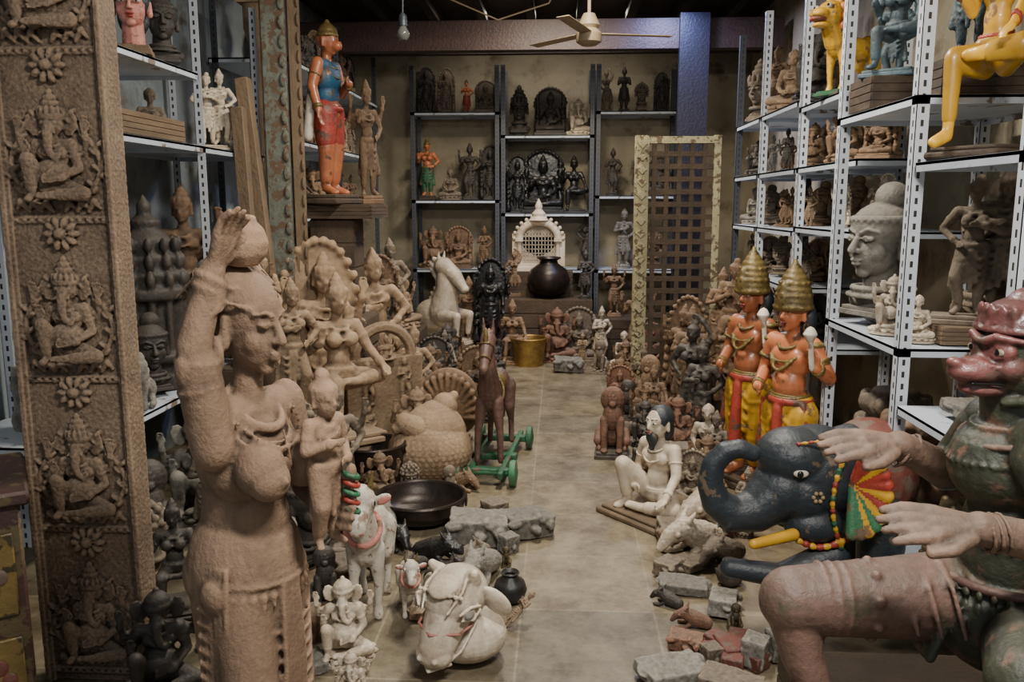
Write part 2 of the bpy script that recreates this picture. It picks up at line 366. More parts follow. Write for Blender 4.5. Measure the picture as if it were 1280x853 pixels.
def ped(s,w,d,h,z=0,lotus=0):
    s.on('pedestal',1)
    if lotus:
        s.push(D(1,d/w,1));s.lathe([(0,z-h),(w,z-h),(w,z-h*.7),(w*.8,z-h*.5),(w*.95,z-h*.15),(w*.9,z+.004),(0,z+.004)],20)
        for i in range(14):
            a=2*pi*i/14;s.e((w*.9*math.cos(a),w*.9*math.sin(a),z-h*.35),(w*.16,w*.16,h*.3),seg=8)
        s.pop()
    else:
        s.b((0,0,z-h*.2),(w*1.9,d*1.9,h*.4),bev=.006);s.b((0,0,z-h*.7),(w*2.1,d*2.1,h*.6),bev=.008)
    s.on('body')
def fig(k,name,desc,pw=.14,pd=.12,ph=.08,lotus=0,sl=None,vox=.0105,split=False,mats=None,cat='statue',disp=(.007,.03),sm=2,**a):
    s=S(split);human(s,**a)
    if sl:slab(s,*sl)
    if ph:ped(s,pw,pd,ph,0.01,lotus)
    proto(k,s,name,cat,desc,vox,sm,disp,mats)
fig('sA','deity_statue','standing crowned deity statue with raised palm',aL='down',aR='bless',lL=ST,lR=ST,extra=('up',),sl=(.24,1.12))
fig('sE','deity_statue','slender standing deity with tall crown',aL='hip',aR='bless',lL=ST,lR=BT,extra=('up',),sway=-.015)
fig('sB','deity_statue','standing deity figure in swaying pose',aL='hip',aR='chest',lL=BT,lR=ST,fem=1,sway=.02,lotus=1)
fig('sC','deity_statue','standing figure with folded hands',aL='fold',aR='fold',lL=ST,lR=ST,cr='bun',ht=(10,0,0))
fig('sD','dancer_statue','dancing figure with raised arm',aL='raise',aR='hip',lL=BT,lR=BT,fem=1,sway=-.03,cr='bun')
fig('tA','deity_statue','seated crowned deity with arched back slab',aL='lap',aR='bless',lL=CR,lR=CR,pz=.1,extra=('up',),pw=.26,pd=.2,sl=(.27,.72))
fig('tB','elephant_headed_statue','seated elephant-headed deity statue',aL='lap',aR='bless',lL=CR,lR=KN,pz=.1,extra=('up',),belly=1,gan=1,hr=.09,pw=.26,pd=.2,lotus=1,cr='dome')
fig('tC','deity_statue','seated deity with one leg hanging down',aL='knee',aR='bless',lL=FL,lR=DN,pz=.34,fem=1,pw=.2,pd=.22,ph=.06)
fig('tD','buddha_statue','seated meditating figure with curled hair',aL='lap',aR='lap',lL=CR,lR=CR,pz=.1,cr='curls',pw=.25,pd=.2,lotus=1)
s=S();human(s,'chest','hip',ST,BT,fem=1,cr='bun',ht=(0,0,-25));s.push(T(.2,.03,.03)@E(0,0,-15));human(s,'hip','chest',BT,ST,cr='tall',ht=(0,0,25));s.pop();ped(s,.26,.13,.07);proto('cp',s,'couple_statue','statue','embracing couple statue',.012,disp=(.007,.03))
s=S();head(s,(0,0,.7),.4,(0,0,0),'curls');s.k((0,.05,0),(0,.05,.5),.24,.2);s.tor((0,.03,.2),.24,.05);ped(s,.25,.25,.14);proto('bu',s,'bust','bust','carved head with curled hair',.02,disp=(.01,.1))
s=S();head(s,(0,0,.7),.4,(0,0,0),'tall');s.k((0,.05,0),(0,.05,.5),.24,.2);s.e((0,.08,.02),(.42,.22,.16));s.tor((0,.0,.22),.25,.05);ped(s,.3,.22,.12);proto('bc',s,'bust','bust','bust with tall crown',.02,disp=(.01,.1))
s=S(0,24);head(s,(0,0,.7),.4,(0,0,0),'bun');s.k((0,.05,0),(0,.05,.5),.2,.17);s.e((0,.08,.05),(.42,.24,.16));s.tor((0,.0,.2),.24,.04);s.tor((0,-.03,.12),.32,.03,sy=.7)
for i in range(14):a=pi+i*pi/13;s.e((.31*math.cos(a),.05+.33*math.sin(a),.93),.035,seg=8)
ped(s,.3,.22,.1);proto('bf',s,'bust','bust','large serene head with bound hair',.013,sm=3,disp=(.004,.1))
s=S(1);head(s,(0,0,.7),.4,(0,0,0),'hair');s.k((0,.05,.05),(0,.05,.5),.2,.18);ped(s,.3,.28,.16);proto('bp',s,'bust','bust','painted head on wooden block',.016,disp=None,mats={'hair':'black paint','eye':'eye white','pupil':'pupil black','lips':'red paint','eyebrow':'pupil black','pedestal':'pale plank'})
s=S()
s.b((0,0,.4),(.7,.1,.8));rr=random.Random(3)
for j in range(2):
    for i in range(2):
        s.push(T(-.17+i*.34,-.05,.02+j*.38)@D(.38,.3,.38));human(s,rr.choice(['hip','lap','chest']),rr.choice(['bless','raise','chest']),BT,ST,cr='dome',skirt=0);s.pop()
s.tor((0,0,.8),.26,.05,(90,0,0));s.push(T(0,-.06,.78)@D(.34,.3,.34));human(s,'lap','bless',CR,CR,pz=.1,extra=('up',));s.pop();proto('rl',s,'relief_panel','relief','carved relief panel crowded with figures',.0095,sm=1,disp=(.006,.03))
# ---------------------------------------------------------------- animals
def quad(s,fat=1,leg=.05):
    s.e((0,-.25,.64),(.17*fat,.22,.21*fat));s.e((0,.05,.63),(.17*fat,.32,.18*fat));s.e((0,.33,.66),(.18*fat,.19,.2*fat))
    for x in(-1,1):
        s.t([(x*.1,-.3,.6),(x*.12,-.31,.34),(x*.115,-.3,.08)],[.1*fat,leg,leg*.7]);s.k((x*.115,-.3,.08),(x*.115,-.315,.02),leg*.85,leg*1.05)
        s.t([(x*.11,.36,.62),(x*.14,.29,.42),(x*.135,.43,.27),(x*.13,.39,.08)],[.14*fat,.085,leg*.8,leg*.7]);s.k((x*.13,.39,.08),(x*.13,.375,.02),leg*.85,leg*1.05)
    s.t([(0,.5,.74),(0,.58,.6),(0,.57,.3)],[.035,.025,.03])
def cowhead(s,c,r,rot=(0,0,0),horn=1):
    s.push(T(*c)@E(*rot)@D(r));s.e((0,0,.1),(.62,.7,.62));s.k((0,-.2,-.05),(0,-1.05,-.55),.52,.34);s.e((0,-1.15,-.6),(.36,.25,.26))
    for x in(-1,1):
        s.e((x*.85,.1,.15),(.4,.12,.2),(0,x*-20,0))
        if horn:s.on('horn');s.k((x*.35,.1,.5),(x*.5,.1,1.15),.15,.05)
        s.on('body');s.e((x*.5,-.35,.12),(.14,.16,.14))
        if s.split and horn:
            s.on('ear');s.e((x*.92,.02,.15),(.34,.12,.15),(0,x*-20,0))
            s.on('eye');s.e((x*.54,-.4,.14),(.08,.15,.12));s.on('pupil');s.e((x*.6,-.43,.14),(.05,.09,.09));s.on('body')
    s.on('lips');s.k((-.2,-1.3,-.7),(.2,-1.3,-.7),.06);s.on('body');s.pop()
s=S(1);quad(s);s.t([(0,-.35,.72),(0,-.5,.95)],[.17,.12]);s.e((0,-.2,.85),(.1,.14,.1));cowhead(s,(0,-.52,1.05),.24,(0,0,0));s.on('garland');s.tor((0,-.42,.82),.17,.03,(50,0,0));proto('cow',s,'cow_figurine','figurine','painted cow figurine with garland',.013,disp=None,mats={'body':'white paint','horn':'gold paint','ear':'pink paint','eye':'eye white','pupil':'pupil black','lips':'pink paint','garland':'pink paint'})
s=S(1,24);s.e((0,.12,.16),(.33,.3,.2));s.push(T(0,.0,.5)@E(18,0,0)@D(.36,.36,.33))
s.e((0,.0,.1),(.68,.72,.60));s.k((0,-.2,-.02),(0,-.95,-.55),.52,.38);s.e((0,-1.08,-.62),(.40,.28,.28));s.e((0,-.25,.58),(.33,.4,.14))
for x in(-1,1):
    s.e((x*.80,.25,-.12),(.24,.14,.46),(0,x*-28,x*20));s.k((x*.42,.15,.52),(x*.52,.1,.74),.17,.09)
    s.e((x*.55,-.4,.12),(.13,.18,.14));s.t([(x*.5,-.62,.2),(x*.66,-.42,.3),(x*.72,-.2,.16)],.035,8);s.t([(x*.52,-.62,.06),(x*.66,-.42,-.06),(x*.72,-.2,.06)],.03,8);s.e((x*.18,-1.3,-.55),.07)
    s.t([(x*.3,-.75,.3),(x*.45,-.3,.55),(x*.35,.1,.66)],.03,8);s.t([(x*.58,-.2,-.3),(x*.5,-.8,-.62),(x*.25,-1.2,-.8)],.035,8)
s.t([(-.36,-1.05,-.82),(0,-1.36,-.84),(.36,-1.05,-.82)],.035,8)
for i in range(9):s.e((-.5+i*.125,-.45-.02*(4-abs(i-4)),.52+.02*(4-abs(i-4))),.05,seg=8)
s.on('halter');s.t([(-.58,-.35,-.25),(-.5,-.75,-.2),(0,-1.05,-.1),(.5,-.75,-.2),(.58,-.35,-.25)],.035,8);s.on('eye')
for x in(-1,1):s.e((x*.61,-.46,.12),(.09,.13,.09))
s.on('body');s.pop()
proto('bh',s,'bull_head_sculpture','sculpture','bull head sculpture',.0095,sm=2,disp=(.004,.06),mats={'body':'white marble','eye':'grey stone','halter':'pink paint'})
s=S();head(s,(0,-.02,.82),.13,(0,0,0),'curls',muzzle=1);s.e((0,-.02,.55),(.16,.16,.24));s.e((0,.13,.25),(.2,.22,.24));s.e((0,.02,.82),(.2,.14,.22))
for x in(-1,1):
    s.t([(x*.12,-.08,.5),(x*.13,-.16,.28),(x*.12,-.16,.04)],[.08,.055,.05]);s.e((x*.12,-.21,.03),(.06,.09,.035));s.t([(x*.17,.15,.22),(x*.22,-.02,.14),(x*.2,.05,.03),(x*.2,-.1,.03)],[.12,.08,.05,.045])
ped(s,.26,.28,.1);proto('li',s,'lion_statue','statue','seated guardian lion statue',.013,disp=(.008,.03))
s=S(0,20);s.e((0,.1,.28),(.17,.26,.2));s.t([(0,-.05,.32),(0,-.1,.6),(0,-.08,.82)],[.19,.13,.1]);s.t([(0,-.06,.88),(0,-.22,.78),(0,-.34,.64)],[.115,.09,.055]);s.e((0,-.36,.62),(.055,.06,.05))
for x in(-1,1):
    s.k((x*.05,-.02,.94),(x*.06,-.03,1.06),.03,.01);s.e((x*.08,-.18,.84),.022);s.t([(x*.12,-.12,.3),(x*.14,-.34,.3),(x*.13,-.32,.08)],[.08,.05,.035])
for i in range(9):s.e((0,.04+.05*math.sin(i),.94-i*.06),(.03,.09,.04),(30,0,0))
ped(s,.22,.32,.08);proto('ho',s,'horse_statue','statue','upright horse statue with bent forelegs',.012,disp=(.006,.05))
s=S();s.t([(0,.25,.12),(0,.0,.2),(0,-.2,.3),(0,-.36,.24),(0,-.47,.12)],[.14,.17,.13,.09,.05]);s.t([(.1,-.05,.12),(.14,-.2,.03),(.14,-.32,.03)],.045);s.t([(-.1,-.05,.12),(-.14,-.2,.03),(-.14,-.32,.03)],.045)
for x in(-1,1):s.k((x*.07,-.18,.4),(x*.09,-.12,.5),.04,.015);s.e((x*.1,-.32,.28),.03)
proto('ly',s,'animal_figurine','figurine','small crouching animal figurine',.013)
rr=random.Random(5)
def rock(k,n,desc,sz,cnt=10):
    s=S();s.b((0,0,sz[2]/2),sz,(3,4,5))
    for i in range(cnt):s.e((rr.uniform(-.5,.5)*sz[0],rr.uniform(-.5,.5)*sz[1],sz[2]*rr.uniform(.3,.9)),(sz[0]*.18,sz[1]*.18,sz[2]*.2),(rr.uniform(0,90),0,rr.uniform(0,90)))
    proto(k,s,n,'stone',desc,.022,disp=(.06,.15))
rock('r1','stone_block','broken carved stone block',(.9,.6,.4));rock('r2','stone_fragment','rough stone fragment',(.6,.5,.6));rock('r3','stone_slab','flat broken stone slab',(1,.6,.2),4)
s=S();
for i in range(4):
    s.lathe([(0,i*.23),(.4-.05*i,i*.23),(.44-.05*i,i*.23+.1),(.36-.05*i,i*.23+.2),(.2,i*.23+.24),(0,i*.23+.24)],16)
    for j in range(8):s.e(((.42-.05*i)*math.cos(j*.785),(.42-.05*i)*math.sin(j*.785),i*.23+.12),(.07,.07,.09))
proto('st',s,'stone_finial','finial','tiered carved temple finial',.02,disp=(.02,.06))
s=S();s.lathe([(0,0),(.34,0),(.34,.06),(.28,.08),(.28,.14),(.32,.16),(.32,.2),(.24,.22),(.24,.5),(.3,.52),(.3,.57),(.25,.6),(.27,.66),(.23,.7),(.24,.76),(.19,.8),(.19,.86),(.11,.92),(.12,.96),(.05,1.0),(.06,1.05),(0,1.12)],24)
for j in range(12):
    a=j*pi/6;s.k((.25*math.cos(a),.25*math.sin(a),.2),(.25*math.cos(a),.25*math.sin(a),.52),.03)
    for q in(.63,.73,.83):s.e(((.29-.22*(q-.6))*math.cos(a),(.29-.22*(q-.6))*math.sin(a),q),(.035,.035,.045))
proto('sh',s,'miniature_shrine','shrine','domed miniature shrine tower',.012,disp=(.006,.03))
def vessel(k,n,desc,prof,rim=None,m='dark metal',hand_=0):
    s=S();s.lathe(prof,32)
    if rim:s.on('rim',1);s.tor((0,0,rim[1]),rim[0],rim[2],seg=32)
    if hand_:
        s.on('handle',1)
        for x in(-1,1):s.tor((x*rim[0]*1.02,0,rim[1]-.06),.05,.012,(0,90,0),seg=14)
    proto(k,s,n,'vessel',desc,mats={'body':m},raw=True)
vessel('bo','bowl','wide round bowl',[(0,0),(.2,0),(.22,.03),(.4,.07),(.5,.18),(.52,.3),(.49,.3),(.46,.18),(.36,.09),(0,.06)],(.515,.3,.022),hand_=1)
vessel('bk','bucket','open bucket',[(0,0),(.33,0),(.4,.62),(.38,.62),(.31,.04),(0,.04)],(.4,.62,.02),hand_=1)
vessel('po','round_pot','round narrow-necked pot',[(0,0),(.2,0),(.42,.18),(.5,.42),(.42,.66),(.22,.8),(.2,.86),(.28,.93),(.24,.93),(.17,.86),(.17,.8),(0,.78)],(.26,.93,.025))
s=S();s.b((0,0,.5),(1,1,1),bev=.01)
s.on('board',1)
for i in range(4):
    for y in(-.507,.507):s.b((0,y,.125+i*.25),(1.0,.02,.225),bev=.004)
    for x in(-.507,.507):s.b((x,0,.125+i*.25),(.02,1.0,.225),bev=.004)
proto('cr',s,'wooden_crate','crate','plain wooden crate used as a plinth',raw=True,mats={'body':'plank wood','board':'plank wood'})
def crate(x,y,w,d,z0,z1,m='plank wood',where='beneath crowded statues'):
    o=place('cr',{'body':m,'board':m},x,y,z0,None,0,where,adj='worn');o.scale=(w,d,z1-z0);return o
# ---------------------------------------------------------------- room
def box(n,c,z,m,kind=1):
    s=S();s.b((0,0,0),z);me=tmesh(s.bm,n,0,0,None);me.materials[0]=MT[m];o=bpy.data.objects.new(n,me);LINK.append(o);o.location=c
    if kind:o['kind']='structure'
    return o
mat('stained plaster',(.37,.32,.225),(.24,.205,.14),sc=1.6,cav=0,bump=.5,fine=12,rough=.9,chip=(.12,.09,.06),chipa=.4,soft=.16)
mat('pale plaster',(.36,.42,.45),(.26,.29,.30),sc=1.8,cav=0,bump=.5,fine=12,rough=.9,chip=(.15,.13,.105),chipa=.35,soft=.14)
mat('old joist',(.045,.03,.022),(.022,.016,.012),cav=0);mat('beam maroon',(.04,.017,.014),(.025,.012,.011),cav=0,rough=.5);mat('post blue',(.013,.011,.026),(.010,.009,.018),cav=0,rough=.5)
m=bpy.data.materials.new('stone tiles');m.use_nodes=True;t=m.node_tree;N=t.nodes;L=t.links;b=N['Principled BSDF']
tc=N.new('ShaderNodeTexCoord');mp=N.new('ShaderNodeMapping');mp.inputs['Location'].default_value=(-.1,.2,0);L.new(tc.outputs['Object'],mp.inputs[0])
br=N.new('ShaderNodeTexBrick');br.offset=0;br.inputs['Scale'].default_value=1;br.inputs['Brick Width'].default_value=.56;br.inputs['Row Height'].default_value=.56;br.inputs['Mortar Size'].default_value=.006;br.inputs['Mortar Smooth'].default_value=.3
br.inputs['Color1'].default_value=(.235,.195,.13,1);br.inputs['Color2'].default_value=(.16,.14,.10,1);br.inputs['Mortar'].default_value=(.26,.225,.165,1);L.new(mp.outputs[0],br.inputs[0])
nz=N.new('ShaderNodeTexNoise');nz.inputs['Scale'].default_value=5;nz.inputs['Detail'].default_value=10;nz.inputs['Roughness'].default_value=.75;L.new(tc.outputs['Object'],nz.inputs[0])
rp=N.new('ShaderNodeValToRGB');rp.color_ramp.elements[0].position=.36;rp.color_ramp.elements[0].color=(.42,.37,.31,1);rp.color_ramp.elements[1].position=.62;rp.color_ramp.elements[1].color=(1.2,1.17,1.1,1);L.new(nz.outputs[0],rp.inputs[0])
mx=N.new('ShaderNodeMix');mx.data_type='RGBA';mx.blend_type='MULTIPLY';mx.inputs[0].default_value=1;L.new(br.outputs[0],mx.inputs[6]);L.new(rp.outputs[0],mx.inputs[7]);L.new(mx.outputs[2],b.inputs['Base Color'])
b.inputs['Roughness'].default_value=.45;bp=N.new('ShaderNodeBump');bp.inputs['Strength'].default_value=.4;bp.inputs['Distance'].default_value=.01;L.new(nz.outputs[0],bp.inputs['Height']);L.new(bp.outputs[0],b.inputs['Normal']);MT['stone tiles']=m
box('floor',(-.25,4.1,-.05),(5.2,12.6,.1),'stone tiles')
box('wall_left',(-2.78,4.1,1.9),(.1,12.6,3.8),'pale plaster');box('wall_right',(2.27,4.1,1.9),(.1,12.6,3.8),'stained plaster')
box('wall_back',(-.25,10.4,1.9),(5.2,.1,3.8),'stained plaster');box('ceiling',(-.25,5.8,3.85),(5.2,9.3,.1),'old joist')
for i in range(9):box('trim_%d'%(i+1),(-2.4+i*.52,5.9,3.72),(.09,8.9,.16),'old joist')
box('trim_10',(-.28,8.62,3.33),(4.82,.16,.28),'beam maroon')
box('trim_11',(1.27,8.5,1.75),(.28,.09,3.5),'post blue')
box('trim_12',(-.28,9.5,3.4),(4.82,.12,.18),'old joist');box('trim_13',(-.28,7.2,3.5),(4.82,.12,.2),'old joist')
def mkmesh(n,fn):
    s=S();fn(s);return tmesh(s.bm,n,0,0,None)
def shelf(x0,x1,y0,y1,zs,zb,zt,posts,pm='perforated white',bm_='white enamel',label='white perforated steel shelving unit crowded with statues'):
    ro=bpy.data.objects.new('shelving_unit',None);LINK.append(ro);ro.location=(x0,y0,zb);ro['label']=label;ro['category']='shelf'
    for px,py in posts:
        me=mkmesh('post',lambda s:(s.b((.025,.0015,(zt-zb)/2),(.05,.003,zt-zb)),s.b((.0015,.025,(zt-zb)/2),(.003,.05,zt-zb))))
        me.materials[0]=MT[pm];o=bpy.data.objects.new('post',me);LINK.append(o);o.parent=ro
        o.location=(px-x0-(.0 if px<(x0+x1)/2 else .05),py-y0,0)
    for z in zs:
        me=mkmesh('shelf_board',lambda s:(s.b(((x1-x0)/2,(y1-y0)/2,0),(x1-x0,y1-y0,.012)),s.b(((x1-x0)/2,.004,-.012),(x1-x0,.008,.035)),s.b(((x1-x0)/2,y1-y0-.004,-.012),(x1-x0,.008,.035)),s.b((.004,(y1-y0)/2,-.012),(.008,y1-y0,.035)),s.b((x1-x0-.004,(y1-y0)/2,-.012),(.008,y1-y0,.035))))
        me.materials[0]=MT[bm_];o=bpy.data.objects.new('shelf_board',me);LINK.append(o);o.parent=ro;o.location=(0,0,z-zb-.006)
c4=lambda a,b,c,d:[(a,c),(b,c),(a,d),(b,d)]
c2=lambda a,b,c:[(a,c),(b,c)]
shelf(-2.68,-2.05,3.35,4.82,[.67,2.43],0,3.3,c2(-2.68,-2.05,3.85))
shelf(-2.68,-2.05,4.86,5.85,[.67,2.03],0,3.0,c4(-2.68,-2.05,4.86,5.8))
shelf(-2.68,-2.05,3.9,4.84,[2.03],2.0,2.1,[])
shelf(1.38,2.1,3.45,4.4,[.3,1.12,2.12],0,3.3,c4(1.38,2.1,3.45,4.35))
shelf(1.38,2.1,2.6,3.42,[.3,.89,1.86],0,3.3,c2(1.38,2.1,2.62))
shelf(1.5,2.15,4.45,5.55,[1.56,1.93,2.3],0,3.1,c2(1.5,2.15,5.5))
shelf(1.5,2.15,5.6,6.6,[.75,1.16,1.53,1.93,2.35],0,3.1,c2(1.5,2.15,6.55))
shelf(1.5,2.15,6.65,7.5,[.75,1.16,1.53,1.93,2.35],0,3.1,c2(1.5,2.15,7.45),'perforated dark')
shelf(-2.68,-2.05,6.5,8.0,[1.0,1.6,2.2,2.8],0,3.3,c4(-2.65,-2.05,6.5,7.95),'perforated dark')
shelf(-2.68,-2.05,8.05,9.6,[1.0,1.6,2.2,2.8],0,3.3,c2(-2.65,-2.05,9.55),'perforated dark')
DL='dark steel wall shelving with pale shelf edges holding idols'
for x0,x1,zs in((-1.72,-.7,[.95,1.75,2.74]),(-.68,.38,[.95,1.6,2.48]),(.4,1.34,[.95,1.8,2.74])):
    shelf(x0,x1,9.8,10.3,zs,0,3.25,c4(x0,x1,9.8,10.25),'perforated dark','white enamel',DL)
# ---------------------------------------------------------------- back wall idols
BW='on the back wall shelf'
for k,m,x,z,h,r in[('sA','dark stone',-1.56,2.74,.53,5),('sA','grey-brown stone',-1.33,2.74,.52,0),('tA','grey-brown stone',-.87,2.74,.38,0),
 ('bc','dark stone',-.48,2.48,.58,0),('tA','dark stone',-.12,2.48,.56,0),('tB','white marble',.2,2.48,.42,0),('sD','grey-brown stone',.53,2.74,.5,0),('sC','dark stone',.72,2.74,.5,0),('bu','grey-brown stone',.92,2.74,.34,0),('sA','dark stone',1.15,2.74,.45,0),
 ('tD','grey-brown stone',-1.29,1.75,.36,0),('sE','dark stone',-1.05,1.75,.66,0),('sA','dark stone',-.82,1.75,.64,0),('sA','black stone',-.5,1.6,.67,0),('tA','black stone',-.2,1.6,.74,0),('tC','black stone',.16,1.6,.66,0),('sB','dark stone',.6,1.8,.55,0),('sC','dark stone',.9,1.8,.5,0),('tA','dark stone',1.16,1.8,.45,0),
 ('sD','dark stone',.34,.95,.68,0),('sB','grey stone',.74,.95,.72,0),('tB','carved wood',-1.5,.95,.5,0),('sB','carved wood',-.9,.95,.5,0),('bu','carved wood',1.1,.95,.45,0),('tA','carved wood',-1.2,.95,.5,0)]:
    place(k,m,x,10.0 if z>1 else 9.98,z+.002,h,r,BW,group='idols on the back wall shelves')
def painted(k,name,desc,mats,**a):
    fig(k,name,desc,split=True,disp=None,mats=dict({'eye':'eye white','pupil':'pupil black','lips':'red paint','eyebrow':'pupil black','jewelry':'gold paint','crown':'gold paint','hair':'black paint','pedestal':'plank wood'},**mats),**a)
painted('pg','deity_statue','painted standing figure in long green skirt',{'body':'orange paint','clothing':'green paint'},aL='hip',aR='bless',lL=ST,lR=ST,fem=1,fat=1.1)
place('pg',None,-1.56,10,1.752,.72,0,label='painted deity figure in green skirt with tall gold crown')
place('pg',{'clothing':'red paint'},-1.1,10.1,2.742,.4,0,label='small painted deity in red skirt on back shelf')
# ---------------------------------------------------------------- guards
s=S(1);human(s,[(.2,.02,.14),(.215,-.1,.2),(-.1,-.3,1)],[(.18,.02,.13),(.1,-.13,.07),(-.7,-.5,0)],ST,ST,cr='helm',fat=1.15,ht=(0,0,0),hr=.088,sway=0,belly=.15)
s.on('clothing')
for x in(-1,1):
    s.k((x*.07,0,.45),(x*.075,-.01,.3),.085,.07);s.k((x*.075,-.01,.3),(x*.06,0,.1),.07,.045)
    for j in range(7):s.tor((x*.07,-.005,.42-j*.048),.08-j*.005,.006,(12,0,0),seg=16)
s.on('sash');s.k((0,-.09,.48),(.0,-.10,.2),.028,.038);s.tor((0,0,.515),.105,.02,sy=.85)
for x in(-1,1):s.k((x*.11,-.04,.5),(x*.15,-.03,.28),.018,.028)
s.on('waist_belt');s.tor((0,0,.54),.095,.012,sy=.85)
for i in range(9):a=pi+i*pi/8;s.e((.105*math.cos(a),.09*math.sin(a),.51),.014,seg=8)
s.on('mace');s.t([(.215,-.13,.70),(.215,-.15,.82)],[.014,.014]);s.e((.215,-.155,.85),(.028,.028,.035));s.tor((.215,-.155,.85),.028,.007,seg=14)
s.on('moustache');s.t([(0,-.106,.876),(.025,-.104,.872),(.052,-.085,.888)],[.006,.006,.003],8);s.t([(0,-.106,.876),(-.025,-.104,.872),(-.052,-.085,.888)],[.006,.006,.003],8)
s.on('jewelry')
for j in range(11):s.e((-.075+j*.015,-.075-.035*math.sin(j*.314),.72-.06*math.sin(j*.314)),.011,seg=8)
for x in(-1,1):
    s.tor((x*.078,-.01,.855),.018,.006,(0,90,0),seg=12);s.e((x*.13,0,.78),(.042,.046,.02));s.tor((x*.16,.01,.70),.038,.01,seg=14)
s.on('hair');s.e((0,.06,.88),(.08,.05,.1));ped(s,.16,.12,.06,.01)
proto('gd',s,'guardian_statue','statue','painted guardian',.0085,disp=None,sm=2,mats={'body':'orange paint','clothing':'yellow paint','sash':'red paint','waist_belt':'gold paint','mace':'white paint','moustache':'pupil black','eye':'eye white','pupil':'pupil black','lips':'red paint','eyebrow':'pupil black','jewelry':'gold paint','crown':'gold paint','hair':'black paint','pedestal':'plank wood'})
place('gd',None,1.15,5.02,0,1.46,-56,label='painted wooden guardian with orange skin and ringed gold helmet',sq=(.9,.9,1))
place('gd',None,1.25,4.5,0,1.42,-54,label='orange-skinned guardian in yellow trousers holding white mace beside shelf',sq=(.92,.92,1))
s=S(1);human(s,'chest','down',ST,ST,cr='dome',muzzle=1,fat=1.15,hr=.085,skirt=0)
s.on('vest');s.e((0,0,.7),(.128,.09,.1));s.e((0,0,.6),(.095,.08,.09));s.k((-.1,0,.765),(.1,0,.765),.05);s.on('clothing')
for x in(-1,1):s.k((x*.05,0,.49),(x*.062,-.01,.33),.09,.068)
s.tor((0,0,.52),.105,.018,sy=.85);s.on('scarf');s.k((-.12,.03,.77),(-.17,.06,.35),.025,.035);s.k((.12,.03,.77),(.16,.06,.4),.025,.03)
s.on('anklet');
for x in(-1,1):s.tor((x*.057,0,.1),.034,.01,seg=14)
s.on('tail');s.t([(0,.08,.5),(.15,.15,.55),(.22,.14,.8),(.15,.1,1.0)],[.03,.028,.025,.02]);ped(s,.18,.14,.06,.01)
proto('bm',s,'guardian_statue','statue','painted figure',.01,disp=None,mats={'body':'orange paint','clothing':'red paint','vest':'blue paint','scarf':'white paint','tail':'orange paint','anklet':'gold paint','eye':'eye white','pupil':'pupil black','lips':'red paint','eyebrow':'pupil black','jewelry':'gold paint','crown':'gold paint','pedestal':'plank wood'})
crate(-1.62,6.0,.5,.5,0,.9);crate(-1.6,6.02,.3,.3,.9,1.6);crate(-1.56,6.1,.5,.56,1.6,1.7,'plank wood')
place('bm',None,-1.62,5.95,1.7,1.25,76,label='tall worn painted figure with blue torso and red shorts',sq=(.9,.9,1))
place('sE','carved wood',-1.42,6.28,1.7,.9,40,'beside the painted figure',sq=(.75,.75,1))
# ---------------------------------------------------------------- woman with pot
s=S(1,28);s.split=False
human(s,[(.15,-.02,.12),(.11,-.13,.09),(-.5,-.7,.2)],[(.128,.012,.395),(.085,-.008,.515),(-.12,-.45,.8)],[(.05,0,.48),(.06,-.03,.27),(.055,0,.05),(.07,-.08,.02)],BT,fem=2,cr='none',fat=1.1,hs=.12,hr=(.086,.098,.083),ht=(6,0,0),skirt=0,hz=.425)
s.e((0,.035,.70),(.10,.085,.09));s.e((0,.02,.60),(.078,.074,.08));s.k((0,.03,.66),(0,.03,.52),.085,.095)
for x in(-1,1):s.e((x*.055,-.08,.695),(.052,.056,.046));s.e((x*.055,-.10,.68),(.046,.048,.036));s.e((x*.055,-.15,.682),.008,seg=8)
s.e((0,.06,.49),(.122,.11,.075));s.k((0,.03,.5),(0,.02,.2),.128,.106);s.k((-.108,-.005,.74),(-.124,.008,.86),.046,.044)
s.e((0,.035,.962),(.08,.098,.058));s.e((0,.12,.905),(.05,.055,.05))
for q in range(13):s.t([(-.07+.0117*q,-.055+abs(q-6)*.005,.985),(-.078+.013*q,.03,1.018),(-.07+.0117*q,.12,.965)],.0036,8)
s.tor((0,.01,.978),.084,.005,(18,0,0),1.1)
for j in range(13):
    for x in(-1,1):s.t([(x*.137,.04,.462-j*.024),(x*.118,-.045,.442-j*.026),(x*.068,-.088,.415-j*.027),(x*.0,-.098,.40-j*.027)],.0046,8)
for j in range(5):s.tor((0,.02,.556-j*.012),.100+.006*j,.0055,(6,0,0),.98,seg=32)
for i in range(19):
    a=pi+i*pi/18;s.e((.128*math.cos(a),.018+.115*math.sin(a),.486-.012*math.sin(i*pi/18)),.0085,seg=8);s.t([(.128*math.cos(a),.018+.116*math.sin(a),.478),(.132*math.cos(a),.018+.12*math.sin(a),.458)],.0035,8)
for q in range(7):s.t([(-.024+q*.008,-.098,.49),(-.03+q*.010,-.104,.35),(-.036+q*.012,-.092,.2)],[.005,.006,.007],8)
for i in range(17):
    a=-pi/2+(i-8)*.14;s.e((.093*math.cos(a),-.01+.1*math.sin(a),.775-.05*math.cos((i-8)*.19)),.0055,seg=8)
for i in range(12):s.e((-.0,-.098-.004*i if i<5 else -.116+.006*(i-5),.75-i*.011),.0045,seg=8)
s.tor((0,-.02,.79),.056,.005,(30,0,0),1.1);s.tor((0,-.025,.775),.068,.004,(34,0,0),1.15);s.tor((0,-.03,.76),.08,.0035,(38,0,0),1.15)
for q in range(6):s.t([(-.118,-.03+q*.013,.53),(-.128,-.035+q*.014,.44),(-.126,-.032+q*.015,.30),(-.124,-.03+q*.015,.2)],[.006,.007,.008,.009],8)
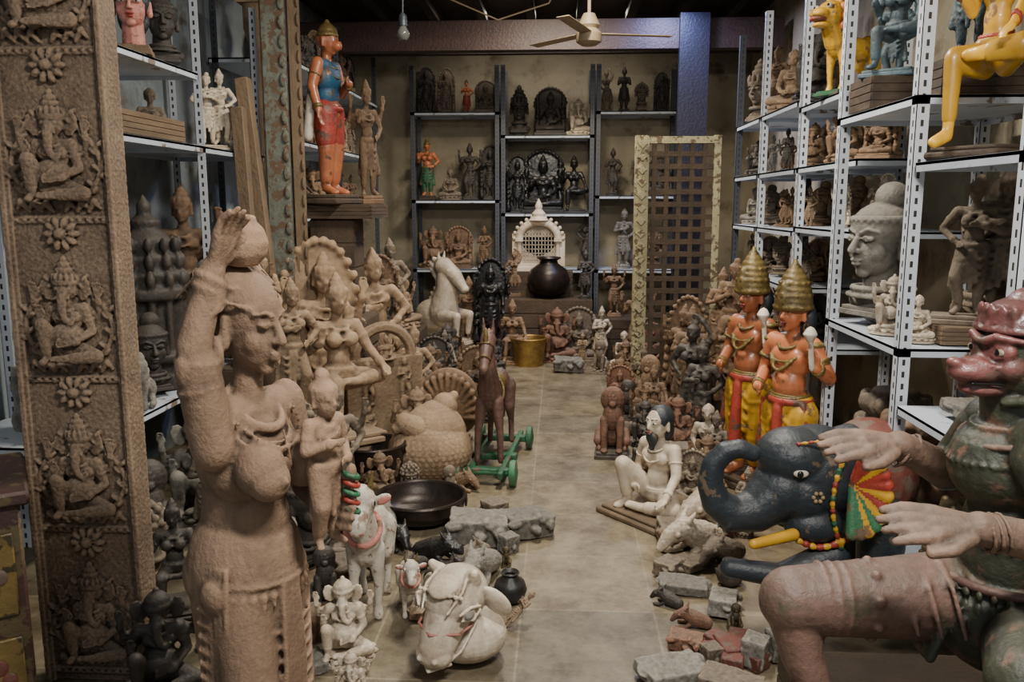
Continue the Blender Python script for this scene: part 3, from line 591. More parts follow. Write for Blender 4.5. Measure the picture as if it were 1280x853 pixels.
s.e((-.128,.0,.485),(.018,.032,.028))
for x in(-1,1):s.e((x*.083,.0,.880),(.012,.022,.032));s.tor((x*.09,.0,.85),.013,.004,(0,90,0),seg=12)
for q in range(4):s.tor((-.09-.002*q,-.003,.99-q*.011),.029,.0045,(8,-14,0),seg=14)
for q in range(3):s.tor((-.122,.01,.875-q*.012),.042,.0055,(4,0,0),seg=14)
s.e((-.165,.01,.863),(.009,.018,.024))
s.split=True
s.on('water_pot');s.lathe([(0,1.012),(.03,1.014),(.05,1.032),(.055,1.052),(.046,1.074),(.03,1.086),(.032,1.094),(0,1.098)],24,m=T(-.004,-.01,.004))
s.on('child_figure');s.split=False
_on=s.on
s.on=lambda n='x',force=0:s
s.push(T(.05,-.165,.55)@D(.34,.33,.275)@E(0,0,-8));human(s,'lap','chest',ST,BT,cr='bun',fat=1.25,hr=.115,skirt=1);s.pop()
s.on=_on;s.split=True
s.on('bracelet',1)
for i,c in enumerate((0,1,0,1,0)):
    s.mi=c;s.tor((.075,-.215,.672-i*.015),.016,.0058,(10,15,0),seg=16)
s.mi=0;s.on('body',1);s.k((.075,-.215,.68),(.085,-.18,.59),.013,.016);ped(s,.2,.19,.05,.01)
proto('wo',s,'woman_statue','statue','woman statue',.0040,sm=5,disp=(.003,.035),mats={'body':'sandstone','water_pot':'sandstone','child_figure':'sandstone','bracelet':('green paint','red paint'),'pedestal':'grey-brown stone'})
WS=1.5/1.01
o=place('wo',None,-.76,1.97,0,None,66,label='sandstone woman balancing a water pot with one raised arm');o.scale=(WS*.76,WS*.76,WS*.99)
# ---------------------------------------------------------------- carved pilaster
s=S();s.b((0,.03,1.35),(.38,.08,2.7))
for x in(-1,1):s.b((x*.18,-.02,1.35),(.02,.03,2.7));s.b((x*.163,-.014,1.35),(.008,.02,2.7))
for i in range(5):
    z=.1+i*.535
    s.push(T(0,-.02,z)@D(.5,.30,.5));human(s,'lap','bless',CR,KN,pz=.1,extra=('up',),belly=1,gan=1,hr=.095,cr='tall',skirt=0,fat=1.0,hs=.12);s.pop()
    for x in(-1,1):
        pts=[(x*(.06+.09*math.sin(a*.5)),-.016,z-.02+.045*a) for a in [q*.55 for q in range(15)]]
        s.t(pts,.0085,8)
        for q,p_ in enumerate(pts[1:-1]):
            s.e((p_[0]+x*(.018 if q%2 else -.016),-.018,p_[2]+.008),(.017,.012,.008),(0,x*(-45 if q%2 else 40),0),seg=8)
        for j in range(3):s.t([(x*(.02+j*.04),-.018,z-.03),(x*(.04+j*.042),-.024,z-.005+.004*j),(x*(.06+j*.04),-.018,z-.02)],[.006,.012,.005],8)
    for j in range(10):
        a=j*pi/5;s.e((.043*math.cos(a),-.022,z+.432+.038*math.sin(a)),(.021,.014,.011),(0,-math.degrees(a),0),seg=8)
    s.e((0,-.03,z+.432),(.02,.018,.018));s.tor((0,-.02,z+.432),.028,.004,(90,0,0),seg=16)
    for q in(-.065,-.05):s.k((-.155,-.014,z+q),(.155,-.014,z+q),.005,seg=8)
    for j in range(12):s.e((-.15+j*.027,-.016,z-.058),(.009,.009,.005),seg=8)
proto('pi',s,'carved_pilaster','panel','tall carved wooden panel with stacked elephant-headed figures',.0036,sm=1,disp=(.005,.012))
place('pi','aged carved wood',-1.64,2.72,0,None,0)
# ---------------------------------------------------------------- wooden horse on wheels
s=S(1);s.push(T(0,0,.12)@D(.75))
s.e((0,-.2,.62),(.13,.2,.16));s.e((0,.1,.62),(.12,.28,.14));s.e((0,.34,.64),(.14,.16,.16))
for x in(-1,1):
    s.t([(x*.09,-.3,.58),(x*.13,-.34,.3),(x*.14,-.36,.03)],[.08,.045,.035]);s.t([(x*.1,.38,.6),(x*.13,.34,.42),(x*.13,.46,.26),(x*.14,.44,.03)],[.11,.07,.04,.035])
s.t([(0,-.28,.68),(0,-.42,.95),(0,-.4,1.15)],[.14,.10,.08]);s.t([(0,-.38,1.18),(0,-.52,1.08),(0,-.66,.95)],[.095,.075,.05])
for x in(-1,1):s.k((x*.05,-.35,1.25),(x*.06,-.36,1.38),.03,.012)
s.on('mane');
for i in range(8):s.e((0,-.25-.01*i,.78+i*.065),(.03,.07,.05))
s.on('saddle');s.e((0,.05,.72),(.15,.16,.1));s.on('chest_band');s.tor((0,-.24,.66),.16,.02,(70,0,0));s.on('bridle');s.tor((0,-.46,1.13),.088,.012,(-35,0,0));s.tor((0,-.58,1.03),.07,.012,(-40,0,0))
s.on('forehead_plate');s.e((0,-.5,1.2),(.03,.03,.12))
s.on('tail');s.t([(0,.48,.7),(0,.6,.55),(0,.6,.25)],[.05,.06,.03]);s.pop()
s.on('base_frame');
for x in(-1,1):s.b((x*.14,.1,.1),(.05,1.25,.05))
for y in(-.4,.0,.55):s.b((0,y,.1),(.42,.07,.05))
s.on('wheel',1)
for x in(-1,1):
    for y in(-.42,.6):s.lathe([(0,-.025),(.03,-.04),(.09,-.025),(.095,0),(.09,.025),(.03,.04),(0,.025)],20,m=T(x*.24,y,.095)@E(0,90,0))
s.on('axle',1)
for y in(-.42,.6):s.k((-.26,y,.095),(.26,y,.095),.018,caps=False)
proto('rh',s,'wheeled_horse','toy','wooden horse on green wheeled frame',.0095,disp=(.006,.04),mats={'body':'worn maroon paint','mane':'carved wood','saddle':'gold paint','chest_band':'gold paint','bridle':'gold paint','forehead_plate':'gold paint','tail':'carved wood','base_frame':'green paint','wheel':'green paint','axle':'green paint'})
place('rh',None,-.41,5.25,0,1.02,-5,label='worn maroon wooden horse standing on a green wheeled frame',sq=(.8,.9,1))
s=S(0,24);s.push(T(0,0,.24));s.e((0,0,0),(.36,.3,.25));s.e((.03,.05,.1),(.28,.25,.26))
for j in range(15):
    ph=-1.15+j*.165;n=max(5,int(40*math.cos(ph)))
    for i in range(n):
        a=2*pi*(i+.5*(j%2))/n;s.push(T(.350*math.cos(a)*math.cos(ph),.291*math.sin(a)*math.cos(ph),.243*math.sin(ph))@E(0,0,math.degrees(a))@E(0,-math.degrees(ph)-14,0));s.e((0,0,0),(.0085,.025,.028),seg=8);s.pop()
s.pop();s.t([(.05,.06,.42),(.12,.1,.56),(.2,.12,.64)],[.2,.11,.04]);s.t([(-.1,-.1,.42),(-.2,-.12,.48),(-.27,-.14,.44)],[.11,.08,.04])
for q in range(6):s.t([(-.02+q*.03,-.14+.02*q,.42),(.04+q*.025,-.06+.02*q,.53),(.12+q*.015,.02+.02*q,.6)],.009,8)
proto('bd',s,'carved_bird','sculpture','plump rounded carving with scaly feathers',.006,sm=2,disp=(.003,.02))
place('bd','pale wood',-.79,5.0,0,.55,5,'on the floor',sq=(.92,.9,1))
s=S();s.e((0,0,.3),(.34,.09,.32),seg=24);s.e((0,-.04,.12),(.16,.1,.12))
for i in range(15):
    a=-.25+i*(pi+.5)/14;s.k((.06*math.cos(a),-.05,.2+.06*math.sin(a)),(.31*math.cos(a),-.07,.27+.29*math.sin(a)),.018,.032,8)
ped(s,.2,.12,.06);proto('fs',s,'fan_shaped_carving','sculpture','ribbed fan-shaped carved halo',.012,disp=(.006,.03))
place('fs','carved wood',-.78,5.85,0,.55,-8,'on the floor beside statues',sq=(.85,1,1))
# ---------------------------------------------------------------- painted elephant
s=S(1,20)
s.e((.06,0,.52),(.22,.17,.2));s.e((-.04,-.04,.6),(.15,.14,.12));s.e((.0,-.04,.45),(.15,.14,.14));s.e((.26,.1,.46),(.2,.2,.24))
s.t([(-.08,-.05,.46),(-.19,-.09,.38),(-.28,-.11,.37),(-.355,-.12,.42),(-.385,-.12,.50),(-.375,-.12,.58),(-.33,-.12,.635),(-.27,-.12,.65),(-.22,-.12,.63)],[.13,.088,.074,.060,.052,.046,.042,.038,.034])
for i in range(7):
    s.push(T(-.16-.025*i,-.078-.006*i,.395-.008*i)@E(0,-60,0));s.tor((0,0,0),.09-.004*i,.005,seg=16);s.pop()
for y in(-.06,.28):s.k((.33,y,.35),(.33,y,.0),.1,.085)
s.e((.04,-.1,.33),(.12,.09,.08));s.t([(.12,-.12,.2),(-.1,-.18,.14),(-.3,-.16,.16)],[.07,.05,.04])
s.on('ear')
for i in range(12):
    s.mi=(2,2,1,2,1,0,1,0,0,1,0,0)[i];a=-1.75+i*.29;s.k((.17,-.15,.52),(.18+.11*math.cos(a),-.20,.49+.165*math.sin(a)),.018,.025)
s.mi=0;s.on('tusk');s.k((-.06,-.18,.315),(-.23,-.25,.30),.026,.021)
s.on('forehead_garland')
for i in range(16):
    s.mi=(0,1,0,2)[i%4];a=i/15;s.e((.135-.05*math.sin(a*pi),-.165-.02*math.sin(a*pi),.66-.40*a),.014,seg=8)
for i in range(9):
    s.mi=(1,0)[i%2];a=i/8;s.e((.16-.22*a,-.17,.30-.04*math.sin(a*pi)),.016,seg=8)
for i in range(10):s.mi=i%2;a=i/9;s.e((.15-.2*a,-.15-.03*math.sin(a*pi),.68+.02*math.sin(a*pi)),.011,seg=8)
s.mi=0;s.on('saddle_cloth');s.e((.33,.12,.5),(.2,.21,.22));s.on('eye');s.e((-.04,-.172,.565),(.03,.012,.017));s.on('pupil');s.e((-.045,-.182,.565),(.013,.008,.014))
s.on('mark')
for i in range(6):
    a=i*pi/3;s.e((.03+.018*math.cos(a),-.178,.47+.018*math.sin(a)),.009,seg=8)
proto('el',s,'painted_elephant','statue','black painted elephant',.0075,sm=2,disp=None,mats={'body':'black paint','ear':('red paint','yellow paint','green paint'),'tusk':'yellow paint','forehead_garland':('yellow paint','red paint','green paint'),'saddle_cloth':'dull red paint','eye':'eye white','pupil':'pupil black','mark':'ivory paint'})
place('el',None,1.0,3.42,-.0,None,0,label='black painted wooden elephant with red and yellow ear')
# ---------------------------------------------------------------- large monkey figure
s=S(1,24);s.mi=0
s.e((.0,0,.32),(.23,.2,.2));s.e((0,0,.58),(.165,.15,.26));s.e((-.01,0,.84),(.215,.175,.17));s.k((-.02,-.17,.93),(-.02,.17,.93),.09);s.k((-.02,0,.96),(-.05,-.01,1.1),.11,.10)
s.push(T(-.04,-.02,1.2)@E(0,0,-78)@D(.175));s.e((0,.15,.2),(.76,.9,.8));s.e((0,-.1,-.2),(.66,.62,.64));s.mi=3;s.e((0,-.22,-.1),(.58,.62,.56));s.e((0,-.82,-.28),(.38,.6,.26));s.e((0,-.68,-.60),(.32,.52,.15));s.e((0,-1.34,-.12),(.15,.12,.10))
for x in(-1,1):
    s.e((x*.30,-.62,.1),(.24,.14,.18));s.e((x*.38,-.5,-.2),(.22,.25,.22));s.t([(x*.08,-.84,.26),(x*.3,-.8,.36),(x*.60,-.5,.3)],[.08,.075,.05],8)
    for q in range(2):s.t([(x*.14,-1.05+q*.16,-.02-.04*q),(x*.34,-.9+q*.14,-.1-.06*q),(x*.44,-.68+q*.12,-.2-.07*q)],.016,8)
    s.t([(x*.14,-.79,.09),(x*.32,-.78,.19),(x*.5,-.66,.1)],.022,8);s.t([(x*.14,-.79,.07),(x*.32,-.78,-.01),(x*.5,-.66,.07)],.022,8)
s.mi=0
for x in(-1,1):s.e((x*.8,.1,.0),(.12,.25,.32));s.tor((x*.84,.05,-.35),.14,.05,(0,90,0),seg=12);s.t([(x*.68,-.1,-.5),(x*.56,-.35,-.75),(x*.28,-.5,-.82)],[.11,.09,.07],8)
s.on('eye')
for x in(-1,1):s.e((x*.32,-.745,.09),(.13,.04,.075))
s.on('pupil')
for x in(-1,1):s.e((x*.33,-.78,.09),(.055,.02,.055))
s.on('lips');s.k((-.26,-1.14,-.46),(.26,-1.14,-.46),.025);s.t([(.26,-1.14,-.46),(.36,-.6,-.48)],.024);s.t([(-.26,-1.14,-.46),(-.36,-.6,-.48)],.024)
s.on('crown');s.tor((0,.05,.45),.82,.06,seg=32);s.tor((0,.07,.58),.80,.04,seg=32);s.e((0,.12,.58),(.78,.88,.46));s.e((0,.2,.98),(.42,.48,.22))
for i in range(20):a=i*pi/10;s.e((.82*math.cos(a),.06+.82*math.sin(a),.51),.05,seg=8)
for i in range(5):s.e((-.4+i*.2,-.70+abs(i-2)*.06,.76),(.09,.06,.16),seg=8)
s.pop();s.on('body')
s.mi=0;s.t([(-.04,.18,.9),(-.1,.28,.72)],[.088,.07]);s.mi=2;s.t([(-.1,.28,.72),(-.34,.12,.86)],[.068,.048]);hand(s,(-.34,.12,.86),(-1,-.2,.06),(0,-.45,1),.27,.6)
s.mi=0;s.t([(-.04,-.18,.9),(.05,-.32,.66)],[.088,.07]);s.mi=2;s.t([(.05,-.32,.66),(-.3,-.37,.76)],[.07,.048]);hand(s,(-.3,-.37,.76),(-1,.0,.08),(0,-.5,1),.27,.6)
s.mi=1
s.t([(.0,.1,.34),(-.35,.03,.355),(-.70,-.02,.36)],[.165,.135,.112]);s.t([(-.70,-.02,.36),(-.67,-.05,.18),(-.62,-.07,.06)],[.10,.07,.055]);s.t([(-.62,-.07,.05),(-.78,-.1,.04)],[.055,.045])
for q in range(3):
    s.push(T(-.54-q*.035,0,.36)@E(0,90,0));s.tor((0,0,0),.121,.005,seg=20);s.pop()
for q in range(9):s.e((-.45,.125*math.cos(q*.7)+.01,.36+.128*math.sin(q*.7)),(.018,.016,.016),seg=8)
for q in range(4):s.t([(-.12-q*.07,-.15+.01*q,.30),(-.15-q*.07,-.10+.01*q,.44),(-.15-q*.07,.02,.50-.01*q)],.009,8)
s.mi=0;s.t([(.02,-.14,.3),(-.16,-.44,.33),(-.06,-.46,.08),(-.2,-.5,.05)],[.155,.115,.075,.055])
for j in range(3):
    for i in range(20):
        a=pi/2+.1+i*(pi-.2)/19;rr_=(.14,.18,.205)[j];s.e((-.02+rr_*math.cos(a),rr_*.85*math.sin(a),.985-j*.055-.02*math.sin(i*pi/19)),.009,seg=8)
for i in range(14):
    a=pi/2+i*pi/13;s.e((.165*math.cos(a),.15*math.sin(a),.60),(.010,.014,.026),seg=8)
for j in range(3):
    for i in range(16):
        a=pi/2+i*pi/15;s.e((.21*math.cos(a),.185*math.sin(a),.44-j*.045),(.010,.018,.018),seg=8)
for j in range(5):s.k((-.18,-.06+j*.025,.42),(-.27,-.08+j*.03,.2),.012,.018)
s.on('belt');s.tor((0,0,.46),.195,.018,sy=.92,seg=32);s.on('necklace');s.tor((-.03,-.0,.95),.155,.012,(0,-15,0),1.12,seg=32)
s.on('armband')
for q in range(3):
    s.push(T(-.235-q*.022,-.365,.745)@E(0,80,0));s.tor((0,0,0),.054,.008,seg=20);s.pop()
    s.push(T(-.28-q*.02,.165-q*.012,.83)@E(0,-65,0));s.tor((0,0,0),.054,.008,seg=20);s.pop()
    s.push(T(0.0,-.25,.78-q*.02)@E(25,10,0));s.tor((0,0,0),.084,.008,seg=20);s.pop()
proto('mk',s,'monkey_guardian_statue','statue','seated monkey-faced guardian',.0070,sm=3,disp=(.003,.03),mats={'body':('worn green paint','worn mauve-brown paint','worn brown paint','worn mauve paint'),'necklace':'worn brown paint','belt':'worn maroon paint','armband':'worn brown paint','lips':'pupil black','crown':'worn mauve paint','eye':'worn ivory paint','pupil':'pupil black'})
crate(1.16,2.24,.88,.56,0,.3)
place('mk',None,1.25,2.26,.3,1.19,0,label='large worn seated monkey-faced guardian with outstretched open hands')
# ---------------------------------------------------------------- other heroes
painted('mn','seated_man_figure','seated man figurine',{'body':'white marble','clothing':'white marble','jewelry':'white marble','hair':'black paint','lips':'pink paint','pedestal':'pale plank'},aL='knee',aR='lap',lL=CR,lR=KN,pz=.1,cr='hair',pw=.24,pd=.26,ph=.05,beard=1,hr=.095)
place('mn',None,.56,4.5,0,.62,-50,label='white marble seated man with black hair and beard')
place('li',{'body':'reddish stone','pedestal':'dark stone'},.37,5.6,0,.48,-5,'at the edge of the aisle',adj='dark reddish')
place('cow',None,-.79,3.32,.0,.66,4,label='white painted cow figurine with pink ears and garland',sq=(.85,.7,1))
place('cow',None,-.62,3.30,0,.3,15,label='small white calf figurine beside the cow')
place('tB','white marble',-.80,2.92,.0,.33,8,'on the floor')
place('tB','white marble',-.70,2.62,0,.2,0,'on the floor')
place('bh',None,-.37,2.9,0,.40,-26,'on the floor')
place('sC','pale wood',-.22,3.16,0,.2,-60,tilt=(-50,0),label='small pale crawling figurine on the floor')
place('ly','grey stone',-.34,3.62,0,.2,-20,'on the floor')
for k,m,x,y,h,r in[('ly','black stone',-.8,3.98,.15,30),('ly','black stone',-.58,3.80,.17,70),('ly','black stone',-.5,3.56,.14,100),('po','black stone',-.2,3.40,.14,0),('ly','dark stone',-.95,3.85,.14,10),('li','bronze',-.24,3.76,.1,0),
  ('r1','grey stone',-.4,4.05,.16,0),('r1','grey stone',-.16,4.15,.14,25),('r2','grey-brown stone',-.34,4.3,.14,40),('r3','pale wood',-.52,3.25,.05,0),('r3','grey stone',-.95,2.8,.06,30),('r2','grey stone',-.24,3.93,.1,40),('ly','dark stone',-.66,3.66,.12,-30),('ly','grey-brown stone',-.42,3.78,.13,120),
  ('r1','grey-brown stone',.62,4.1,.12,0),('ly','white marble',.70,3.95,.24,-70),('r3','grey stone',.56,3.55,.06,-10),('r3','grey stone',.42,2.84,.07,20),('r2','grey stone',.74,2.95,.12,60),('r2','grey stone',.85,3.0,.12,10),('r3','grey-brown stone',.64,3.8,.06,40),('r1','grey stone',.7,3.36,.09,70),('po','dark stone',.78,3.62,.12,0),('li','bronze',.72,3.2,.12,0),('ly','reddish stone',.56,3.22,.1,-100),
  ('tD','white marble',.98,5.4,.42,-20),('tB','carved wood',.9,4.95,.34,-20),('bu','grey-brown stone',.86,4.55,.26,-20),('ly','white marble',.85,4.25,.3,-60),('r2','grey-brown stone',.75,5.25,.2,0),('tB','reddish stone',.82,5.65,.42,-15),('sB','grey-brown stone',.97,4.2,.38,-30),('tA','grey-brown stone',.78,4.72,.3,-30),('tC','grey-brown stone',.98,5.1,.45,-30),('tB','carved wood',.66,6.3,.36,-10),
  ('bu','dark stone',.68,4.92,.2,-30),('ly','carved wood',.60,5.1,.16,-60),('r1','dark stone',.62,5.35,.13,30),('tB','dark stone',.62,5.85,.34,-20),('ly','grey-brown stone',.50,6.1,.15,-80),('r2','carved wood',.55,4.0,.1,10),('ly','grey-brown stone',.80,3.85,.18,-50),('r1','grey-brown stone',.52,3.72,.08,50),('bu','reddish stone',.84,3.98,.2,-20),('ly','dark stone',.48,3.4,.09,-120),('r2','grey-brown stone',.58,2.95,.08,20),('r1','reddish stone',.50,3.05,.07,-20),('r3','grey-brown stone',.62,2.78,.06,-30),('li','dark stone',.55,6.6,.32,-15),('tA','reddish stone',.52,7.0,.36,-12),('tB','carved wood',.55,7.4,.36,-12),('tC','dark stone',.60,5.5,.3,-30),
  ('li','grey-brown stone',-.62,4.62,.22,20),('tB','carved wood',-1.0,4.5,.34,25),('ly','grey stone',-.95,4.2,.2,40),('r2','grey-brown stone',-1.05,4.0,.16,0),('tB','dark stone',-.62,6.5,.42,15),('tA','carved wood',-.70,7.1,.5,20),('li','grey-brown stone',-.66,7.8,.42,15),('bu','grey-brown stone',-.85,4.62,.24,20),('ly','carved wood',-.58,4.85,.14,60),('r1','grey-brown stone',-.92,3.6,.12,30),('tA','grey-brown stone',-1.02,3.85,.36,30),('li','dark stone',-.98,3.3,.28,20),('r2','carved wood',-1.0,3.05,.14,0)]:
    place(k,m,x,y,0,h,r,'on the floor',group='small carvings on the floor')
s=S(1)
for i in range(6):
    a=i*pi/3;s.b((.3*math.cos(a),.3*math.sin(a),.12),(.36,.3,.22),(0,0,math.degrees(a)),bev=.02)
s.b((0,0,.14),(.5,.5,.26),bev=.02);proto('sr',s,'painted_stand','stand','star-shaped wooden stand',raw=True)
place('sr','dull red paint',.68,3.0,0,.07,12,label='dull red star-shaped wooden stand on the floor')
place('bo',None,-.74,4.33,.0,.15,0,'on the floor');place('bk',None,-1.1,4.8,0,.3,0,'on the floor')
place('bk',{'body':'brass','rim':'brass','handle':'brass'},-.32,8.85,0,.3,0,'on the floor')
crate(-1.35,9.4,.75,.5,0,.14);crate(-.75,9.3,.4,.4,0,.12);crate(-.15,9.5,1.0,.45,0,.66);crate(.62,9.45,.55,.45,0,.45);crate(-.22,9.62,.72,.2,.66,.95)
place('ho','white marble',-1.33,9.3,.14,1.05,62,'on a low crate')
place('sA','black stone',-.76,9.25,.12,1.0,0,'at the end of the aisle')
place('po',None,-.12,9.42,.66,.46,0,'on a crate')
s=S(1)
s.b((0,0,.03),(.8,.24,.06));s.b((0,0,.08),(.7,.2,.06));s.on('frame',1)
for x in(-1,1):
    s.lathe([(0,.1),(.05,.1),(.035,.14),(.035,.42),(.055,.46),(0,.46)],14,m=T(x*.3,0,0));s.b((x*.3,0,.12),(.11,.14,.06));s.b((x*.3,0,.48),(.12,.14,.05));s.b((x*.36,.05,.32),(.1,.08,.5))
for i in range(13):
    a=pi*i/12;b2=pi*(i+1)/12
    if i<12:s.k((.3*math.cos(a),0,.5+.25*math.sin(a)),(.3*math.cos(b2),0,.5+.25*math.sin(b2)),.06)
    s.e((.38*math.cos(a),0,.5+.33*math.sin(a)),.03,seg=8)
s.lathe([(0,.72),(.16,.78),(.10,.84),(.11,.88),(.05,.95),(.06,1.0),(0,1.12)],14);s.on('lattice',1)
for i in range(11):
    x=-.25+i*.05;h=.23*math.sqrt(max(0,1-(x/.28)**2));s.b((x,.02,.3+h/2),(.012,.012,.42+h))
for j in range(9):z=.14+j*.065;w=.54 if z<.5 else .54*math.sqrt(max(.05,1-((z-.5)/.25)**2));s.b((0,.02,z),(w,.012,.012))
s.b((0,.07,.3),(.6,.02,.45));s.lathe([(0,-.01),(.27,-.01),(.27,.01),(0,.01)],24,m=T(0,.07,.5)@E(90,0,0))
proto('ni',s,'marble_shrine_arch','shrine','white marble shrine arch with pierced lattice',raw=True,mats={'body':'white marble','frame':'white marble','lattice':'white marble'})
place('ni','white marble',-.24,9.62,.95,.82,0,'on the rear ledge')
for k,m,x,y,z,h,r in[('sD','carved wood',-.5,9.55,.66,.55,0),('sB','dark stone',.28,9.35,.66,.55,0),('tB','reddish stone',-.02,9.1,0,.6,0),('sB','white marble',.45,9.05,0,.62,10),('sE','carved wood',.62,9.45,.45,.6,0),('tD','white marble',.68,8.7,0,.4,0),('sE','carved wood',.85,9.0,0,.9,0),('li','grey-brown stone',.42,8.45,0,.34,-20),('tC','carved wood',-.5,8.95,0,.7,0),('tA','grey-brown stone',.22,9.12,0,.6,0),('sC','carved wood',-1.85,9.3,0,1.0,0),('tB','dark stone',-.68,8.6,0,.36,10),('r1','grey stone',.1,8.5,0,.16,0),('tA','carved wood',-1.1,8.6,0,.36,15),('tA','reddish stone',.95,8.6,0,.5,-10),('sC','pale wood',.25,8.8,0,.36,0),('sE','carved wood',-1.02,9.5,0,.9,10),('tB','carved wood',.66,8.15,0,.4,-15)]:
    place(k,m,x,y,z,h,r,'at the end of the aisle',group='carvings at the end of the aisle')
# ---------------------------------------------------------------- lattice gate, planks
s=S(1);s.b((-.33,0,1.15),(.12,.07,2.3));s.on('frame',1);s.b((.33,0,1.15),(.06,.05,2.3));s.b((.02,0,2.26),(.62,.06,.06));s.b((.02,0,.06),(.62,.06,.07));s.on('lattice',1)
for i in range(5):s.b((-.22+i*.11,.0,1.15),(.04,.04,2.25))
for j in range(20):s.b((.02,-.002,.16+j*.11),(.62,.04,.045))
s.on('body',1)
for j in range(20):s.b((-.33,-.04,.1+j*.112),(.06,.03,.06),(0,45,0))
proto('ga',s,'lattice_gate','gate','peeling lattice gate',raw=True,mats={'body':'gate paint','lattice':'gate lattice paint','frame':'gate paint'})
place('ga',None,1.05,7.6,0,2.3,0,tilt=(-1.5,0),label='dark wooden lattice gate with peeling cream carved post')
s=S();s.b((0,0,1.6),(.16,.05,3.2),bev=.004)
for j in range(26):s.e((.06,-.03,.1+j*.12),(.022,.015,.045),seg=8)
s.b((-.05,-.03,1.6),(.03,.02,3.2));proto('pl',s,'old_door_frame_plank','plank','peeling grey-green door frame plank',raw=True)
place('pl','grey green paint',-1.87,5.6,0,None,5,label='tall peeling grey-green door frame plank standing upright');place('pl','pale plank',-1.75,5.66,0,3.1,10,label='pale weathered wooden plank standing beside another',sq=(.5,1,1))
s=S();s.b((0,0,.1),(.2,.2,.2),bev=.01);s.lathe([(0,.2),(.1,.2),(.075,.3),(.07,2.6),(.1,2.7),(.1,2.85),(0,2.85)],20);s.b((0,0,2.9),(.22,.22,.1));proto('co',s,'wooden_column','column','weathered turned wooden column',raw=True)
place('co','pale wood',-2.15,6.15,0,3.2,0,'standing behind planks')
s=S();s.b((0,0,.9),(.1,.06,1.8),bev=.005);proto('bb',s,'leaning_plank','plank','rough leaning timber plank',raw=True)
for x,y,h,a,b in((-1.80,5.42,2.5,0,-5),(-1.93,5.3,2.3,0,-2)):place('bb','pale plank',x,y,0,h,0,tilt=(a,b),group='leaning timbers',sq=(.6,1,1))
# ---------------------------------------------------------------- fan, bulb, cable
s=S(1);s.lathe([(0,-.07),(.05,-.07),(.085,-.05),(.09,0),(.06,.03),(.075,.05),(.04,.12),(0,.12)],24);s.on('rod',1);s.k((0,0,.1),(0,0,1.0),.012,caps=False);s.on('canopy',1);s.lathe([(0,.9),(.03,.9),(.06,.98),(0,1.0)],16);s.on('blade',1)
for i in range(3):
    a=i*120+12;s.push(E(0,0,a));s.b((.33,0,-.0),(.5,.085,.005),(4,0,0),bev=.002);s.pop()
proto('fn',s,'ceiling_fan','fan','cream ceiling fan',raw=True,mats={'body':'ivory paint','rod':'ivory paint','canopy':'ivory paint','blade':'ivory paint'})
place('fn',None,.17,5.5,2.68,None,0,label='cream three-bladed ceiling fan hanging on a rod').scale=(.92,.92,1)
s=S(1);s.lathe([(0,0),(.02,.006),(.033,.03),(.03,.055),(.018,.08),(.016,.1),(0,.1)],16);s.on('socket',1);s.lathe([(0,.09),(.022,.09),(.02,.15),(.008,.17),(0,.17)],14);s.on('cable',1);s.k((0,0,.16),(.01,0,1.05),.005)
proto('lb',s,'light_bulb','lamp','bare light bulb hanging on a cable',raw=True,mats={'body':'dusty glass','socket':'black paint','cable':'black paint'})
place('lb',None,-1.0,5.5,2.72,None,0,label='unlit bare light bulb hanging on a black cable').scale=(1.3,1.3,1)
s=S();s.t([(-1.3,6.9,3.82),(-.9,6.9,3.3),(-.5,6.9,3.13),(-.1,6.9,3.25),(.15,6.9,3.82)],.006,8);proto('ca',s,'electric_cable','cable','loose electric cable hanging from the ceiling',raw=True)
place('ca','ivory paint',0,0,3.124,None,0,adj='pale')
# ---------------------------------------------------------------- left shelves
for k,m,x,y,z,h,r in[('bp',{'body':'pink paint'},-2.14,4.28,2.436,.36,20),('bf','dark stone',-2.17,4.66,2.436,.42,30),('bu','dark stone',-2.45,4.5,2.436,.42,20),
 ('cp','white marble',-2.2,5.28,2.036,.5,35),('sC','white marble',-2.2,5.55,2.036,.42,25),('tD','grey-brown stone',-2.45,5.05,2.036,.35,20),
 ('sA','grey-brown stone',-2.45,4.15,.676,.9,20),('sE','carved wood',-2.3,5.1,.676,1.15,10),('rl','carved wood',-2.3,5.5,.676,.75,10),
 ('r2','grey stone',-2.25,3.6,.676,.36,0),('r2','grey stone',-2.2,3.98,.676,.3,30),('ly','grey stone',-2.2,3.75,.676,.25,20),('bf','dark stone',-2.2,4.35,.676,.45,40),('ly','grey stone',-2.15,4.15,.676,.2,20)]:
    place(k,m,x,y,z,h,r,'on the metal shelf',group='statues on the metal shelving')
place('sh','dark stone',-2.32,4.62,.676,1.08,0,'on the metal shelf',sq=(.72,.72,1))
crate(-2.3,4.3,.45,.7,2.036,2.15,'pale plank','on the white shelf')
for k,m,x,y,h,r in[('bu','grey-brown stone',-1.85,3.5,.4,20),('li','dark stone',-1.95,3.75,.5,30),('sB','grey-brown stone',-1.75,3.95,.6,20),('tB','grey stone',-1.95,4.3,.6,20),('tA','dark stone',-1.62,4.2,.5,20),('li','dark stone',-1.5,3.65,.45,20),('tC','dark stone',-1.6,3.25,.5,20),('r2','grey stone',-1.3,3.5,.3,20),('li','dark stone',-1.2,3.15,.4,20),('tA','grey-brown stone',-1.35,4.0,.7,20),('bu','dark stone',-1.25,4.4,.5,25),('sB','grey-brown stone',-1.32,2.95,.55,20),('bf','dark stone',-1.18,3.75,.5,60),('sE','grey-brown stone',-1.15,4.2,.8,30),('tB','dark stone',-1.38,2.65,.4,20)]:
    place(k,m,x,y,0,h,r,'on the floor beneath the shelf',group='statues beneath the shelf')
